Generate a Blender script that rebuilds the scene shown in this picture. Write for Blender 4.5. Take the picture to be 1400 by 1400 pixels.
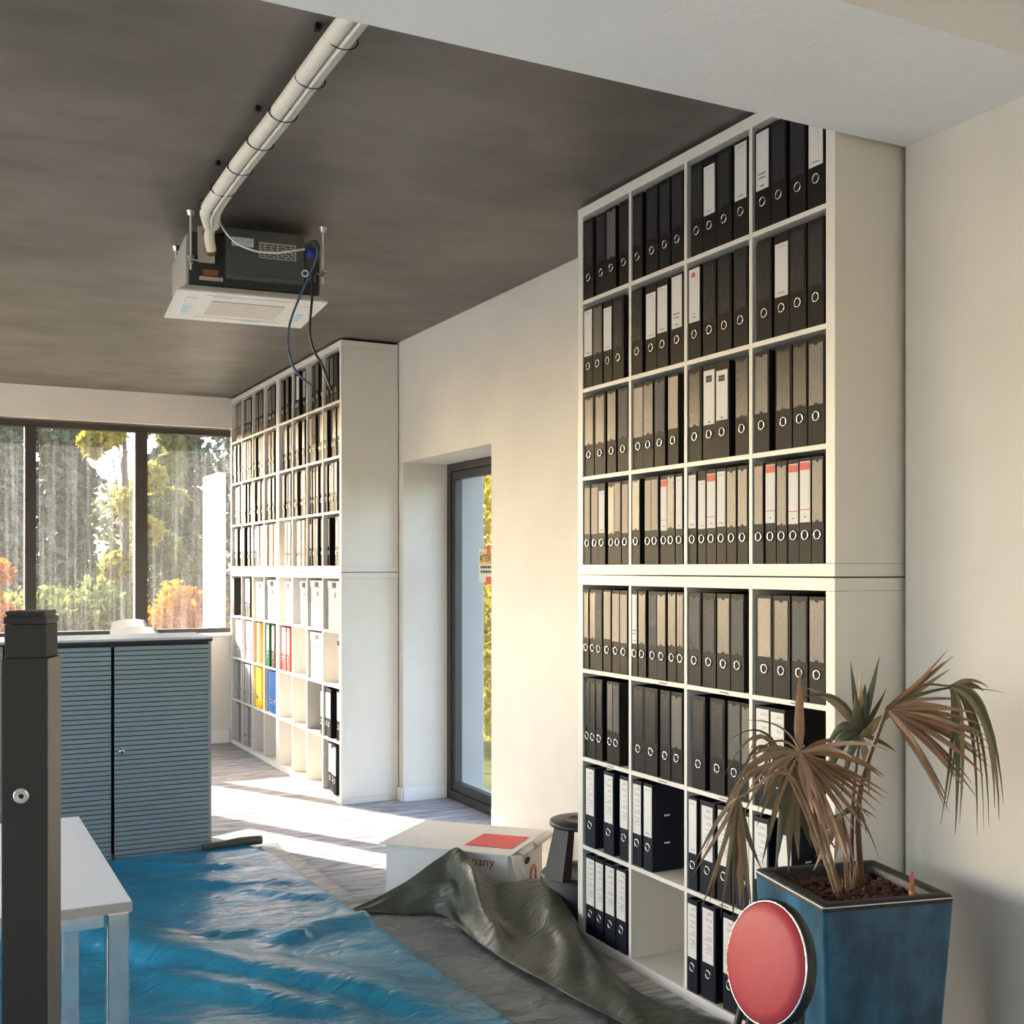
import bpy, bmesh, math, random
from math import sin, cos, tan, pi, radians, sqrt, atan2
from mathutils import Vector, Matrix, noise

for o in list(bpy.data.objects): bpy.data.objects.remove(o)
S = bpy.context.scene
COL = S.collection
random.seed(7)

# ------------------------------------------------------------------ camera
F, YAW, CY, H = 1570.13, 0.4739, 776.4, 1.4996
cd = bpy.data.cameras.new('camera'); cam = bpy.data.objects.new('camera', cd); COL.objects.link(cam)
cd.sensor_width = 36; cd.lens = F / 1400 * 36; cd.shift_y = (CY - 700) / 1400
cd.clip_start = .05; cd.clip_end = 300
cam.location = (0, 0, H); cam.rotation_euler = (pi / 2, 0, -YAW)
S.camera = cam

# ------------------------------------------------------------------ world, sun, exposure
SUN_DIR = Vector((.53, -1.0, -.52)).normalized()
w = bpy.data.worlds.new('sky'); S.world = w; w.use_nodes = True
nt = w.node_tree; nt.nodes.clear()
sky = nt.nodes.new('ShaderNodeTexSky'); sky.sky_type = 'NISHITA'; sky.sun_disc = False
sky.sun_elevation = math.asin(-SUN_DIR.z); sky.sun_rotation = atan2(-SUN_DIR.x, -SUN_DIR.y)
sky.air_density = 1.0; sky.dust_density = 2.0; sky.ozone_density = 1.0
bg = nt.nodes.new('ShaderNodeBackground'); bg.inputs['Strength'].default_value = .95
ow = nt.nodes.new('ShaderNodeOutputWorld')
nt.links.new(sky.outputs[0], bg.inputs[0]); nt.links.new(bg.outputs[0], ow.inputs[0])
sd = bpy.data.lights.new('sun', 'SUN'); sun = bpy.data.objects.new('sun', sd); COL.objects.link(sun)
sd.energy = 14; sd.color = (1, .91, .80); sd.angle = radians(.55)
sun.rotation_euler = SUN_DIR.to_track_quat('-Z', 'Y').to_euler(); sun.location = (-6, 14, 9)
V = S.view_settings
V.view_transform = 'Standard'; V.look = 'None'; V.gamma = 1; V.use_curve_mapping = False
V.exposure = 0.6

def portal(loc, size, rot):
    l = bpy.data.lights.new('window_portal', 'AREA'); l.shape = 'RECTANGLE'; l.size, l.size_y = size
    l.cycles.is_portal = True
    o = bpy.data.objects.new('window_portal', l); COL.objects.link(o); o.location = loc; o.rotation_euler = rot
portal((-.4, 10.3, 1.8), (5.8, 1.8), (-pi / 2, 0, 0))
portal((-3.5, 4.85, 1.42), (8.5, 2.7), (pi / 2, 0, -pi / 2))
portal((-.45, -3.3, 1.95), (2.9, 1.3), (pi / 2, 0, 0))

# ------------------------------------------------------------------ pixel -> place helpers
def ray(x, y):
    u, v = (x - 700) / F, (y - CY) / F
    return Vector((u * cos(YAW) + sin(YAW), -u * sin(YAW) + cos(YAW), -v))
def onz(x, y, z=0.): d = ray(x, y); return Vector((0, 0, H)) + d * ((z - H) / d.z)
def onx(x, y, X): d = ray(x, y); return Vector((0, 0, H)) + d * (X / d.x)
def ony(x, y, Y): d = ray(x, y); return Vector((0, 0, H)) + d * (Y / d.y)
def onw(x, y, wz): return Vector((0, 0, H)) + ray(x, y) * wz     # at a given depth

# ------------------------------------------------------------------ materials
MATS = {}
def mat(name, col, rough=.5, metal=0., spec=.5, noise_amt=0., noise_scale=6., bump=0., bump_scale=40., stretch=(1, 1, 1),
        trans=0., coat=0., col2=None, detail=4., sheen=0.):
    if name in MATS: return MATS[name]
    m = bpy.data.materials.new(name); m.use_nodes = True; n = m.node_tree; p = n.nodes['Principled BSDF']
    p.inputs['Base Color'].default_value = (*col, 1); p.inputs['Roughness'].default_value = rough
    p.inputs['Metallic'].default_value = metal; p.inputs['Specular IOR Level'].default_value = spec
    p.inputs['Coat Weight'].default_value = coat
    if trans: p.inputs['Transmission Weight'].default_value = trans
    tc = n.nodes.new('ShaderNodeTexCoord'); mp = n.nodes.new('ShaderNodeMapping')
    mp.inputs['Scale'].default_value = stretch; n.links.new(tc.outputs['Object'], mp.inputs[0])
    if noise_amt or col2:
        t = n.nodes.new('ShaderNodeTexNoise'); t.inputs['Scale'].default_value = noise_scale; t.inputs['Detail'].default_value = detail
        t.inputs['Roughness'].default_value = .6
        n.links.new(mp.outputs[0], t.inputs['Vector'])
        r = n.nodes.new('ShaderNodeValToRGB')
        c2 = col2 if col2 else tuple(c * (1 - noise_amt) for c in col)
        r.color_ramp.elements[0].color = (*c2, 1); r.color_ramp.elements[1].color = (*col, 1)
        r.color_ramp.elements[0].position = .35; r.color_ramp.elements[1].position = .65
        n.links.new(t.outputs['Fac'], r.inputs[0]); n.links.new(r.outputs[0], p.inputs['Base Color'])
    if bump:
        t2 = n.nodes.new('ShaderNodeTexNoise'); t2.inputs['Scale'].default_value = bump_scale; t2.inputs['Detail'].default_value = 5
        n.links.new(mp.outputs[0], t2.inputs['Vector'])
        b = n.nodes.new('ShaderNodeBump'); b.inputs['Strength'].default_value = bump; b.inputs['Distance'].default_value = .01
        n.links.new(t2.outputs['Fac'], b.inputs['Height']); n.links.new(b.outputs[0], p.inputs['Normal'])
    MATS[name] = m; return m

mat('wall_plaster', (.72, .675, .61), .85, noise_amt=.06, noise_scale=2.5, bump=.10, bump_scale=55)
mat('beam_plaster', (.87, .875, .88), .85, noise_amt=.04, noise_scale=3, bump=.15, bump_scale=60)
mat('ceiling_paint', (.18, .156, .136), .5, col2=(.098, .085, .075), noise_scale=1.5, bump=.12, bump_scale=45, stretch=(1, 1.5, 1), detail=9)
mat('white_ceiling', (.8, .78, .74), .9)
mat('melamine', (.75, .715, .65), .42, noise_amt=.03, noise_scale=8)
mat('white_trim', (.84, .82, .78), .5)
mat('binder_black', (.013, .013, .0145), .5, spec=.14, bump=.05, bump_scale=300, noise_amt=.25, noise_scale=30)
mat('binder_black_bluecast', (.007, .010, .020), .45, spec=.2, bump=.05, bump_scale=300)  # black covers of the lowest rows, blue reflection put into the colour
mat('hole_black', (.003, .003, .003), .8)
mat('ring_metal', (.72, .71, .70), .22, 1.)
mat('pocket_dark', (.036, .036, .038), .25, spec=.4, bump=.12, bump_scale=26, noise_amt=.4, noise_scale=14)  # clear plastic; reflection of the dark ceiling put into the colour
mat('pocket_grey', (.15, .138, .128), .3, spec=.35, bump=.12, bump_scale=24, noise_amt=.3, noise_scale=12)  # same clear plastic, with a brighter reflection put into the colour
mat('pocket_shiny', (.16, .15, .14), .16, bump=.6, bump_scale=30, noise_amt=.55, noise_scale=22, coat=.5, stretch=(1, 1, 2))
mat('paper_white', (.70, .675, .65), .65, spec=.25, noise_amt=.05, noise_scale=10)
mat('paper_cream', (.44, .37, .30), .6, spec=.25, noise_amt=.12, noise_scale=9)
mat('paper_red', (.62, .10, .075), .6)
mat('paper_text', (.19, .18, .17), .7)
mat('paper_block', (.70, .68, .62), .8)
for nm, c in dict(violet=(.47, .22, .55), orange=(.80, .36, .10), green=(.03, .20, .09), brown=(.17, .09, .07), red=(.72, .06, .045),
                  yellow=(.86, .58, .02), blue=(.02, .13, .42), grey=(.36, .34, .33), cream=(.72, .66, .56), beige=(.62, .46, .30), white=(.8, .78, .76)).items():
    mat('binder_' + nm, c, .5, spec=.3, noise_amt=.06)
mat('box_grey', (.36, .37, .41), .7, noise_amt=.06); mat('box_cream', (.78, .74, .66), .7, noise_amt=.05)
mat('dark_frame', (.045, .040, .037), .45, noise_amt=.2)
mat('win_frame', (.045, .038, .033), .5, noise_amt=.15)
mat('cab_slat', (.25, .325, .36), .42, metal=.15)
mat('cab_body', (.30, .31, .31), .5)
mat('cab_gap', (.015, .015, .016), .7)
mat('cab_top', (.55, .58, .62), .45, spec=.4)
mat('cab_edge', (.02, .02, .028), .3)
mat('chrome', (.80, .82, .84), .08, 1.)
mat('steel', (.55, .54, .52), .3, 1.)
mat('desk_top', (.68, .75, .84), .5, noise_amt=.03, spec=.3)  # white desk; the sky's blue reflection is tinted into the colour
mat('desk_edge', (.42, .38, .34), .5)
mat('post_metal', (.018, .016, .0135), .5, metal=.2, noise_amt=.15, noise_scale=20)
mat('post_lit_side', (.22, .20, .17), .4, metal=.4)
mat('black_plastic', (.012, .012, .013), .4, noise_amt=.2)
mat('stool_black', (.006, .0062, .007), .5, bump=.1, bump_scale=80)
mat('carton', (.74, .72, .69), .75, noise_amt=.06)
mat('carton_print', (.30, .035, .03), .6); mat('carton_red', (.72, .10, .09), .6)
mat('pot_rim', (.009, .009, .011), .55, noise_amt=.5, noise_scale=25, bump=.3, bump_scale=60)
mat('clay', (.105, .036, .022), .9, noise_amt=.6, noise_scale=40)
mat('leaf_brown', (.17, .078, .034), .5, col2=(.26, .14, .07), noise_scale=9)
mat('leaf_tan', (.38, .25, .16), .45, col2=(.20, .10, .05), noise_scale=9)
mat('leaf_green', (.05, .06, .026), .45, col2=(.095, .085, .036), noise_scale=8)
mat('leaf_olive', (.15, .13, .06), .5, col2=(.24, .17, .08), noise_scale=9)
mat('petiole', (.13, .055, .032), .45, noise_amt=.4, noise_scale=20)
mat('petiole_tan', (.36, .24, .14), .6, noise_amt=.4, noise_scale=20)
mat('vinyl_red', (.41, .048, .058), .5, spec=.3, noise_amt=.10, noise_scale=12, bump=.04, bump_scale=120)
mat('gauge_red', (.55, .16, .10), .25, noise_amt=.3); mat('gauge_yellow', (.75, .40, .06), .4)
mat('ac_white', (.85, .82, .74), .45); mat('ac_grille', (.72, .63, .53), .6); mat('ac_dark', (.035, .034, .032), .6)
mat('ac_cover', (.115, .125, .115), .45, metal=.3); mat('ac_sheet', (.50, .51, .46), .45, metal=.3)
mat('ac_plate', (.55, .52, .44), .5, metal=.2); mat('sticker_blue', (.50, .72, .80), .4); mat('sticker_white', (.72, .76, .76), .5)
mat('copper', (.45, .20, .12), .35, .8); mat('insul_black', (.012, .010, .009), .9); mat('blue_plastic', (.03, .05, .30), .4)
mat('cable_blue', (.06, .12, .22), .4); mat('cable_white', (.75, .73, .68), .45)
mat('pipe_white', (.86, .80, .68), .6, noise_amt=.08, noise_scale=18, bump=.15, bump_scale=40)
mat('fin_white', (.86, .85, .82), .8); mat('ext_render', (.40, .375, .345), .85, noise_amt=.08)
mat('chair_shell', (.66, .60, .56), .5)
mat('bark', (.10, .075, .055), .9, noise_amt=.4)
mat('needles', (.035, .055, .026), .7, col2=(.085, .095, .045), noise_scale=.8)
mat('needles_grey', (.06, .078, .055), .7, col2=(.13, .13, .085), noise_scale=.8)
mat('sign_yellow', (.85, .55, .16), .5); mat('sign_paper', (.85, .78, .62), .5); mat('sign_black', (.02, .018, .015), .6); mat('tape_red', (.80, .13, .05), .35)

def leafmat(name, c1, c2):
    m = bpy.data.materials.new(name); m.use_nodes = True; n = m.node_tree; n.nodes.clear()
    out = n.nodes.new('ShaderNodeOutputMaterial'); mx = n.nodes.new('ShaderNodeMixShader'); d = n.nodes.new('ShaderNodeBsdfDiffuse'); t = n.nodes.new('ShaderNodeBsdfTranslucent')
    tc = n.nodes.new('ShaderNodeTexCoord'); no = n.nodes.new('ShaderNodeTexNoise'); no.inputs['Scale'].default_value = 1.1
    r = n.nodes.new('ShaderNodeValToRGB'); r.color_ramp.elements[0].color = (*c1, 1); r.color_ramp.elements[1].color = (*c2, 1)
    r.color_ramp.elements[0].position = .4; r.color_ramp.elements[1].position = .6
    n.links.new(tc.outputs['Object'], no.inputs['Vector']); n.links.new(no.outputs['Fac'], r.inputs[0])
    n.links.new(r.outputs[0], d.inputs[0]); n.links.new(r.outputs[0], t.inputs[0]); mx.inputs[0].default_value = .5
    n.links.new(d.outputs[0], mx.inputs[1]); n.links.new(t.outputs[0], mx.inputs[2]); n.links.new(mx.outputs[0], out.inputs[0])
    MATS[name] = m
leafmat('autumn_yellow', (.26, .22, .04), (.42, .30, .04))
leafmat('autumn_orange', (.45, .13, .02), (.50, .28, .03))
leafmat('autumn_green', (.10, .13, .04), (.20, .20, .06))
leafmat('grass', (.16, .18, .07), (.26, .24, .11))

def glassmat(name, dirt):
    m = bpy.data.materials.new(name); m.use_nodes = True; n = m.node_tree; n.nodes.clear(); L = n.links.new
    out = n.nodes.new('ShaderNodeOutputMaterial'); tr = n.nodes.new('ShaderNodeBsdfTransparent'); gl = n.nodes.new('ShaderNodeBsdfGlossy')
    gl.inputs['Roughness'].default_value = .0; fr = n.nodes.new('ShaderNodeFresnel'); ge = n.nodes.new('ShaderNodeNewGeometry'); io_ = n.nodes.new('ShaderNodeMath'); io_.operation = 'MULTIPLY_ADD'
    io_.inputs[1].default_value = 1 / 1.5 - 1.5; io_.inputs[2].default_value = 1.5; L(ge.outputs['Backfacing'], io_.inputs[0]); L(io_.outputs[0], fr.inputs[0])
    mx = n.nodes.new('ShaderNodeMixShader'); L(fr.outputs[0], mx.inputs[0]); L(tr.outputs[0], mx.inputs[1]); L(gl.outputs[0], mx.inputs[2])
    last = mx
    if dirt:
        tc = n.nodes.new('ShaderNodeTexCoord')
        m1 = n.nodes.new('ShaderNodeMapping'); m1.inputs['Scale'].default_value = (14, 1, .35); L(tc.outputs['Object'], m1.inputs[0])
        n1 = n.nodes.new('ShaderNodeTexNoise'); n1.inputs['Scale'].default_value = 2.2; n1.inputs['Detail'].default_value = 5; L(m1.outputs[0], n1.inputs['Vector'])
        r1 = n.nodes.new('ShaderNodeMapRange'); r1.inputs[1].default_value = .48; r1.inputs[2].default_value = .75; L(n1.outputs['Fac'], r1.inputs[0])
        n2 = n.nodes.new('ShaderNodeTexNoise'); n2.inputs['Scale'].default_value = 70; n2.inputs['Detail'].default_value = 3; L(tc.outputs['Object'], n2.inputs['Vector'])
        r2 = n.nodes.new('ShaderNodeMapRange'); r2.inputs[1].default_value = .5; r2.inputs[2].default_value = .72; L(n2.outputs['Fac'], r2.inputs[0])
        ad = n.nodes.new('ShaderNodeMath'); ad.operation = 'MULTIPLY_ADD'; ad.inputs[1].default_value = .55
        L(r2.outputs[0], ad.inputs[0]); L(r1.outputs[0], ad.inputs[2])
        sc = n.nodes.new('ShaderNodeMath'); sc.operation = 'MULTIPLY_ADD'; sc.inputs[1].default_value = dirt; sc.inputs[2].default_value = dirt * .35; sc.use_clamp = True; L(ad.outputs[0], sc.inputs[0])
        tl = n.nodes.new('ShaderNodeBsdfTranslucent'); tl.inputs[0].default_value = (.75, .74, .72, 1)
        m2 = n.nodes.new('ShaderNodeMixShader'); L(sc.outputs[0], m2.inputs[0]); L(mx.outputs[0], m2.inputs[1]); L(tl.outputs[0], m2.inputs[2]); last = m2
    L(last.outputs[0], out.inputs[0]); MATS[name] = m
glassmat('glass_dirty', .06); glassmat('glass_clear', 0)

def carpetmat():
    m = bpy.data.materials.new('carpet'); m.use_nodes = True; n = m.node_tree; L = n.links.new; p = n.nodes['Principled BSDF']
    p.inputs['Roughness'].default_value = .95; p.inputs['Specular IOR Level'].default_value = .1
    tc = n.nodes.new('ShaderNodeTexCoord'); mp = n.nodes.new('ShaderNodeMapping'); mp.inputs['Scale'].default_value = (2.2, 16, 1); mp.inputs['Rotation'].default_value = (0, 0, .06)
    L(tc.outputs['Object'], mp.inputs[0])
    t = n.nodes.new('ShaderNodeTexNoise'); t.inputs['Scale'].default_value = 1.5; t.inputs['Detail'].default_value = 8; t.inputs['Roughness'].default_value = .7; t.inputs['Distortion'].default_value = .5
    L(mp.outputs[0], t.inputs['Vector']); r = n.nodes.new('ShaderNodeValToRGB')
    r.color_ramp.elements[0].position = .36; r.color_ramp.elements[0].color = (.20, .195, .20, 1)
    r.color_ramp.elements[1].position = .66; r.color_ramp.elements[1].color = (.60, .58, .57, 1)
    L(t.outputs['Fac'], r.inputs[0]); L(r.outputs[0], p.inputs['Base Color'])
    t2 = n.nodes.new('ShaderNodeTexNoise'); t2.inputs['Scale'].default_value = 350; L(tc.outputs['Object'], t2.inputs['Vector'])
    b = n.nodes.new('ShaderNodeBump'); b.inputs['Strength'].default_value = .4; b.inputs['Distance'].default_value = .004; L(t2.outputs['Fac'], b.inputs['Height']); L(b.outputs[0], p.inputs['Normal'])
    MATS['carpet'] = m
carpetmat()

def tarpmat(name, c1, c2, rough, bump, scale):
    m = bpy.data.materials.new(name); m.use_nodes = True; n = m.node_tree; L = n.links.new; p = n.nodes['Principled BSDF']
    p.inputs['Roughness'].default_value = rough; p.inputs['Specular IOR Level'].default_value = .6
    tc = n.nodes.new('ShaderNodeTexCoord'); mp = n.nodes.new('ShaderNodeMapping'); mp.inputs['Scale'].default_value = (.7, 1.5, 1); mp.inputs['Rotation'].default_value = (0, 0, .35)
    L(tc.outputs['Object'], mp.inputs[0])
    t = n.nodes.new('ShaderNodeTexNoise'); t.inputs['Scale'].default_value = 3; t.inputs['Detail'].default_value = 5; L(mp.outputs[0], t.inputs['Vector'])
    r = n.nodes.new('ShaderNodeValToRGB'); r.color_ramp.elements[0].color = (*c1, 1); r.color_ramp.elements[1].color = (*c2, 1)
    r.color_ramp.elements[0].position = .35; r.color_ramp.elements[1].position = .65
    L(t.outputs['Fac'], r.inputs[0]); L(r.outputs[0], p.inputs['Base Color'])
    t2 = n.nodes.new('ShaderNodeTexNoise'); t2.inputs['Scale'].default_value = scale; t2.inputs['Detail'].default_value = 6; t2.inputs['Distortion'].default_value = 1.2; L(mp.outputs[0], t2.inputs['Vector'])
    b = n.nodes.new('ShaderNodeBump'); b.inputs['Strength'].default_value = bump; b.inputs['Distance'].default_value = .02; L(t2.outputs['Fac'], b.inputs['Height']); L(b.outputs[0], p.inputs['Normal'])
    MATS[name] = m
tarpmat('tarp_blue', (.010, .17, .31), (.018, .25, .41), .27, .8, 11)
tarpmat('tarp_olive', (.040, .048, .032), (.062, .068, .047), .45, .5, 11)
tarpmat('tarp_olive_lit', (.115, .135, .135), (.18, .20, .20), .36, 1.0, 10)  # flat olive tarp, lightened to grey for the light it reflects
tarpmat('pot_glaze', (.004, .030, .060), (.022, .125, .215), .36, .12, 6)
for _n in MATS['pot_glaze'].node_tree.nodes:
    if _n.type == 'MAPPING': _n.inputs['Scale'].default_value = (2.2, 2.2, 1.3)
    if _n.type == 'TEX_NOISE' and _n.inputs['Scale'].default_value < 4: _n.inputs['Scale'].default_value = 4; _n.inputs['Roughness'].default_value = .62

# ------------------------------------------------------------------ mesh helpers
class MB:
    def __init__(s): s.v = []; s.f = []; s.m = []; s.sm = []; s.mats = []; s.cur = 0
    def use(s, name):
        mm = MATS[name]
        if mm not in s.mats: s.mats.append(mm)
        s.cur = s.mats.index(mm); return s
    def add(s, vs, fs, smooth=False):
        b = len(s.v); s.v += [tuple(v) for v in vs]
        for f in fs: s.f.append(tuple(b + i for i in f)); s.m.append(s.cur); s.sm.append(smooth)
        return s
    def box(s, x0, x1, y0, y1, z0, z1, M=None):
        vs = [Vector((x, y, z)) for z in (z0, z1) for y in (y0, y1) for x in (x0, x1)]
        if M: vs = [M @ v for v in vs]
        return s.add(vs, [(0, 2, 3, 1), (4, 5, 7, 6), (0, 1, 5, 4), (2, 6, 7, 3), (0, 4, 6, 2), (1, 3, 7, 5)])
    def bbox(s, x0, x1, y0, y1, z0, z1, b=.003, M=None):
        """box with a small chamfer on all edges"""
        bm = bmesh.new(); r = bmesh.ops.create_cube(bm, size=1)
        for v in bm.verts: v.co = Vector((x0 + (v.co.x + .5) * (x1 - x0), y0 + (v.co.y + .5) * (y1 - y0), z0 + (v.co.z + .5) * (z1 - z0)))
        bmesh.ops.bevel(bm, geom=bm.edges[:], offset=b, segments=2, affect='EDGES', profile=.7)
        bm.verts.ensure_lookup_table(); bm.verts.index_update()
        vs = [M @ v.co if M else v.co for v in bm.verts]; fs = [[v.index for v in f.verts] for f in bm.faces]
        bm.free(); return s.add(vs, fs)
    def quad(s, a, b, c, d): return s.add([a, b, c, d], [(0, 1, 2, 3)])
    def lathe(s, prof, n=24, c=(0, 0, 0), M=None, smooth=True, caps=True):
        vs = []; fs = []
        for r, z in prof:
            for k in range(n):
                a = 2 * pi * k / n; v = Vector((r * cos(a), r * sin(a), z))
                v = M @ v if M else v + Vector(c); vs.append(v)
        for i in range(len(prof) - 1):
            for k in range(n): fs.append((i * n + k, i * n + (k + 1) % n, (i + 1) * n + (k + 1) % n, (i + 1) * n + k))
        s.add(vs, fs, smooth)
        if caps:
            s.add(vs[:n], [tuple(range(n - 1, -1, -1))]); s.add(vs[-n:], [tuple(range(n))])
        return s
    def tube(s, pts, r, n=8, caps=True, smooth=True):
        pts = [Vector(p) for p in pts]; rs = r if isinstance(r, (list, tuple)) else [r] * len(pts)
        vs = []; fs = []; up = None
        for i, p in enumerate(pts):
            t = (pts[min(i + 1, len(pts) - 1)] - pts[max(i - 1, 0)]).normalized()
            if up is None: up = Vector((0, 0, 1)) if abs(t.z) < .9 else Vector((1, 0, 0))
            a = (up - t * up.dot(t)).normalized(); up = a; b = t.cross(a)
            for k in range(n):
                q = 2 * pi * k / n; vs.append(p + (a * cos(q) + b * sin(q)) * rs[i])
        for i in range(len(pts) - 1):
            for k in range(n): fs.append((i * n + k, i * n + (k + 1) % n, (i + 1) * n + (k + 1) % n, (i + 1) * n + k))
        s.add(vs, fs, smooth)
        if caps: s.add(vs[:n], [tuple(range(n - 1, -1, -1))]); s.add(vs[-n:], [tuple(range(n))])
        return s
    def torus(s, R, r, M, n=16, k=6):
        vs = []; fs = []
        for i in range(n):
            a = 2 * pi * i / n
            for j in range(k):
                b = 2 * pi * j / k; vs.append(M @ Vector(((R + r * cos(b)) * cos(a), (R + r * cos(b)) * sin(a), r * sin(b))))
        for i in range(n):
            for j in range(k): fs.append((i * k + j, ((i + 1) % n) * k + j, ((i + 1) % n) * k + (j + 1) % k, i * k + (j + 1) % k))
        return s.add(vs, fs, True)
    def mesh(s, name):
        me = bpy.data.meshes.new(name); me.from_pydata(s.v, [], s.f)
        for m in s.mats: me.materials.append(m)
        me.polygons.foreach_set('material_index', s.m); me.polygons.foreach_set('use_smooth', s.sm); me.update()
        return me
    def build(s, name, parent=None, loc=(0, 0, 0), rz=0): return put(name, s.mesh(name), parent, loc, rz)

def put(name, me, parent=None, loc=(0, 0, 0), rz=0):
    o = bpy.data.objects.new(name, me); COL.objects.link(o); o.location = loc; o.rotation_euler = (0, 0, rz)
    if parent: o.parent = parent
    return o
def tag(o, label, cat, group=None, kind=None):
    o['label'] = label; o['category'] = cat
    if group: o['group'] = group
    if kind: o['kind'] = kind
    return o
def thing(name, label, cat, loc=(0, 0, 0), rz=0, group=None, kind=None):
    return tag(put(name, None, None, loc, rz), label, cat, group, kind)
def m1(name): return MB().use(name)
def catmull(pts, n=8):
    pts = [Vector(p) for p in pts]; out = []
    P = [pts[0] * 2 - pts[1]] + pts + [pts[-1] * 2 - pts[-2]]
    for i in range(1, len(P) - 2):
        for k in range(n):
            t = k / n; a, b, c, d = P[i - 1:i + 3]
            out.append(.5 * ((2 * b) + (c - a) * t + (2 * a - 5 * b + 4 * c - d) * t * t + (3 * b - a - 3 * c + d) * t ** 3))
    out.append(pts[-1]); return out

# ================================================================== ROOM SHELL
XS = 2.354                      # front plane of the bookcases
XW = 2.744                      # right wall
XN = 2.614                      # near right wall (stands further out)
Y0, Y1 = 2.537, 4.007           # near bookcase
YA, YB = 6.957, 9.897           # far bookcase
ZC = 2.96; ZB = 2.759
YBE, YBN = 2.522, 1.938         # beam
YF = 9.902                      # far wall
XL, YBK = -3.2, -3.0            # left wall, back wall

def struct(name, mb, label, cat): return tag(mb.build(name), label, cat, kind='structure')
mat('bounce_pale', (.56, .55, .53), .35, noise_amt=.06)
struct('bounce_floor', m1('bounce_pale').box(XL, 3.4, YBK, 1.1, -.2, 0), 'unseen pale floor added to bounce light onto the white beam', 'floor')  # out of view; pale floor added to throw light up at the beam
struct('floor', m1('carpet').box(XL, 3.4, 1.1, 10.1, -.2, 0), 'grey streaked carpet covering the floor of the room', 'floor')
struct('ceiling', m1('ceiling_paint').box(XL, 3.39, YBE, 10.1, ZC, ZC + .25), 'dark charcoal brushed plaster ceiling above the bookcases', 'ceiling')
struct('trim_1', m1('beam_plaster').box(XL, 3.39, YBN, YBE, ZB, 3.45), 'wide white plastered ceiling beam crossing the room', 'beam')
struct('trim_2', m1('white_ceiling').box(XL, 3.39, YBK, YBN, 3.3, 3.45), 'pale ceiling on the near side of the white beam', 'ceiling')
DY0, DY1, DZ = 5.595, 6.88, 2.175   # door recess
wr = m1('wall_plaster')
wr.box(XW, 3.315, YBE - .004, DY0, 0, ZC); wr.box(XW, 3.315, DY1, 10.1, 0, ZC); wr.box(XW, 3.315, DY0, DY1, DZ, ZC)
wr.box(XN, 3.39, YBK, YBE - .004, 0, 3.3)
struct('wall_right', wr, 'beige plastered wall with a deep door recess between the bookcases', 'wall')
WX0, WX1, WZ0, WZ1 = -2.9, 2.50, .93, 2.70
wf = m1('wall_plaster')
wf.box(XL, XW, YF, 10.1, 0, WZ0); wf.box(XL, XW, YF, 10.1, WZ1, ZC); wf.box(XL, WX0, YF, 10.1, WZ0, WZ1); wf.box(WX1, XW, YF, 10.1, WZ0, WZ1)
struct('wall_far', wf, 'beige plastered wall around the long window', 'wall')
wl = m1('wall_plaster')
wl.box(XL - .25, XL, YBK, 10.1, 0, .08); wl.box(XL - .25, XL, YBK, 10.1, 2.75, 3.45)
wl.box(XL - .25, XL, YBK, .6, .08, 2.75); wl.box(XL - .25, XL, 9.1, 10.1, .08, 2.75); wl.box(XL - .25, XL, 4.2, 4.6, .08, 2.75)
struct('wall_left', wl, 'plastered side wall with wide window openings', 'wall')
wb = m1('wall_plaster')
wb.box(XL, 3.39, YBK - .25, YBK, 0, 1.3); wb.box(XL, 3.39, YBK - .25, YBK, 2.6, 3.45); wb.box(XL, -1.9, YBK - .25, YBK, 1.3, 2.6); wb.box(1.0, 3.39, YBK - .25, YBK, 1.3, 2.6)
struct('wall_back', wb, 'plastered wall with a wide window opening opposite the long window', 'wall')
bb = m1('white_trim')
bb.bbox(XW - .014, XW, Y1 + .01, DY0, 0, .085); bb.bbox(XW, XW + .3, DY1 - .013, DY1, 0, .085); bb.bbox(XW - .014, XW, DY1, YA - .004, 0, .085)
struct('baseboard_right', bb, 'low pale baseboard along the beige wall and door recess', 'baseboard')
struct('baseboard_far', m1('white_trim').bbox(XL, XS - .01, YF - .014, YF, 0, .11), 'low pale baseboard beneath the long window', 'baseboard')

# far window
win = thing('window_1', 'long dark framed window with streaked dirty panes', 'window', (0, 0, 0), kind='structure')
GY = 10.02
fr = m1('win_frame'); fr.bbox(WX0, WX1, GY - .05, GY + .05, 2.635, WZ1 - .012); fr.bbox(WX0, WX1, GY - .05, GY + .05, WZ0 + .005, WZ0 + .05)
fr.build('frame', win)
muls = [(.725 - .855 * k, .81 - .855 * k) for k in range(0, 5)] + [(1.575, 1.675)]
muls.sort()
for a, b in muls: m1('win_frame').bbox(a, b, GY - .06, GY + .05, WZ0 + .04, 2.645).build('mullion', win)
edges = [WX0] + [v for ab in muls for v in ab] + [WX1]
for i in range(0, len(edges), 2):
    a, b = edges[i], edges[i + 1]
    if b - a < .05: continue
    g = m1('glass_dirty'); g.quad((a - .01, 0, WZ0 + .03), (b + .01, 0, WZ0 + .03), (b + .01, 0, 2.65), (a - .01, 0, 2.65)); g.build('pane', win, (0, GY, 0))
m1('white_trim').bbox(WX0, WX1, YF - .03, GY - .05, WZ0 - .012, WZ0 + .012).build('window_sill', win)

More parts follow.
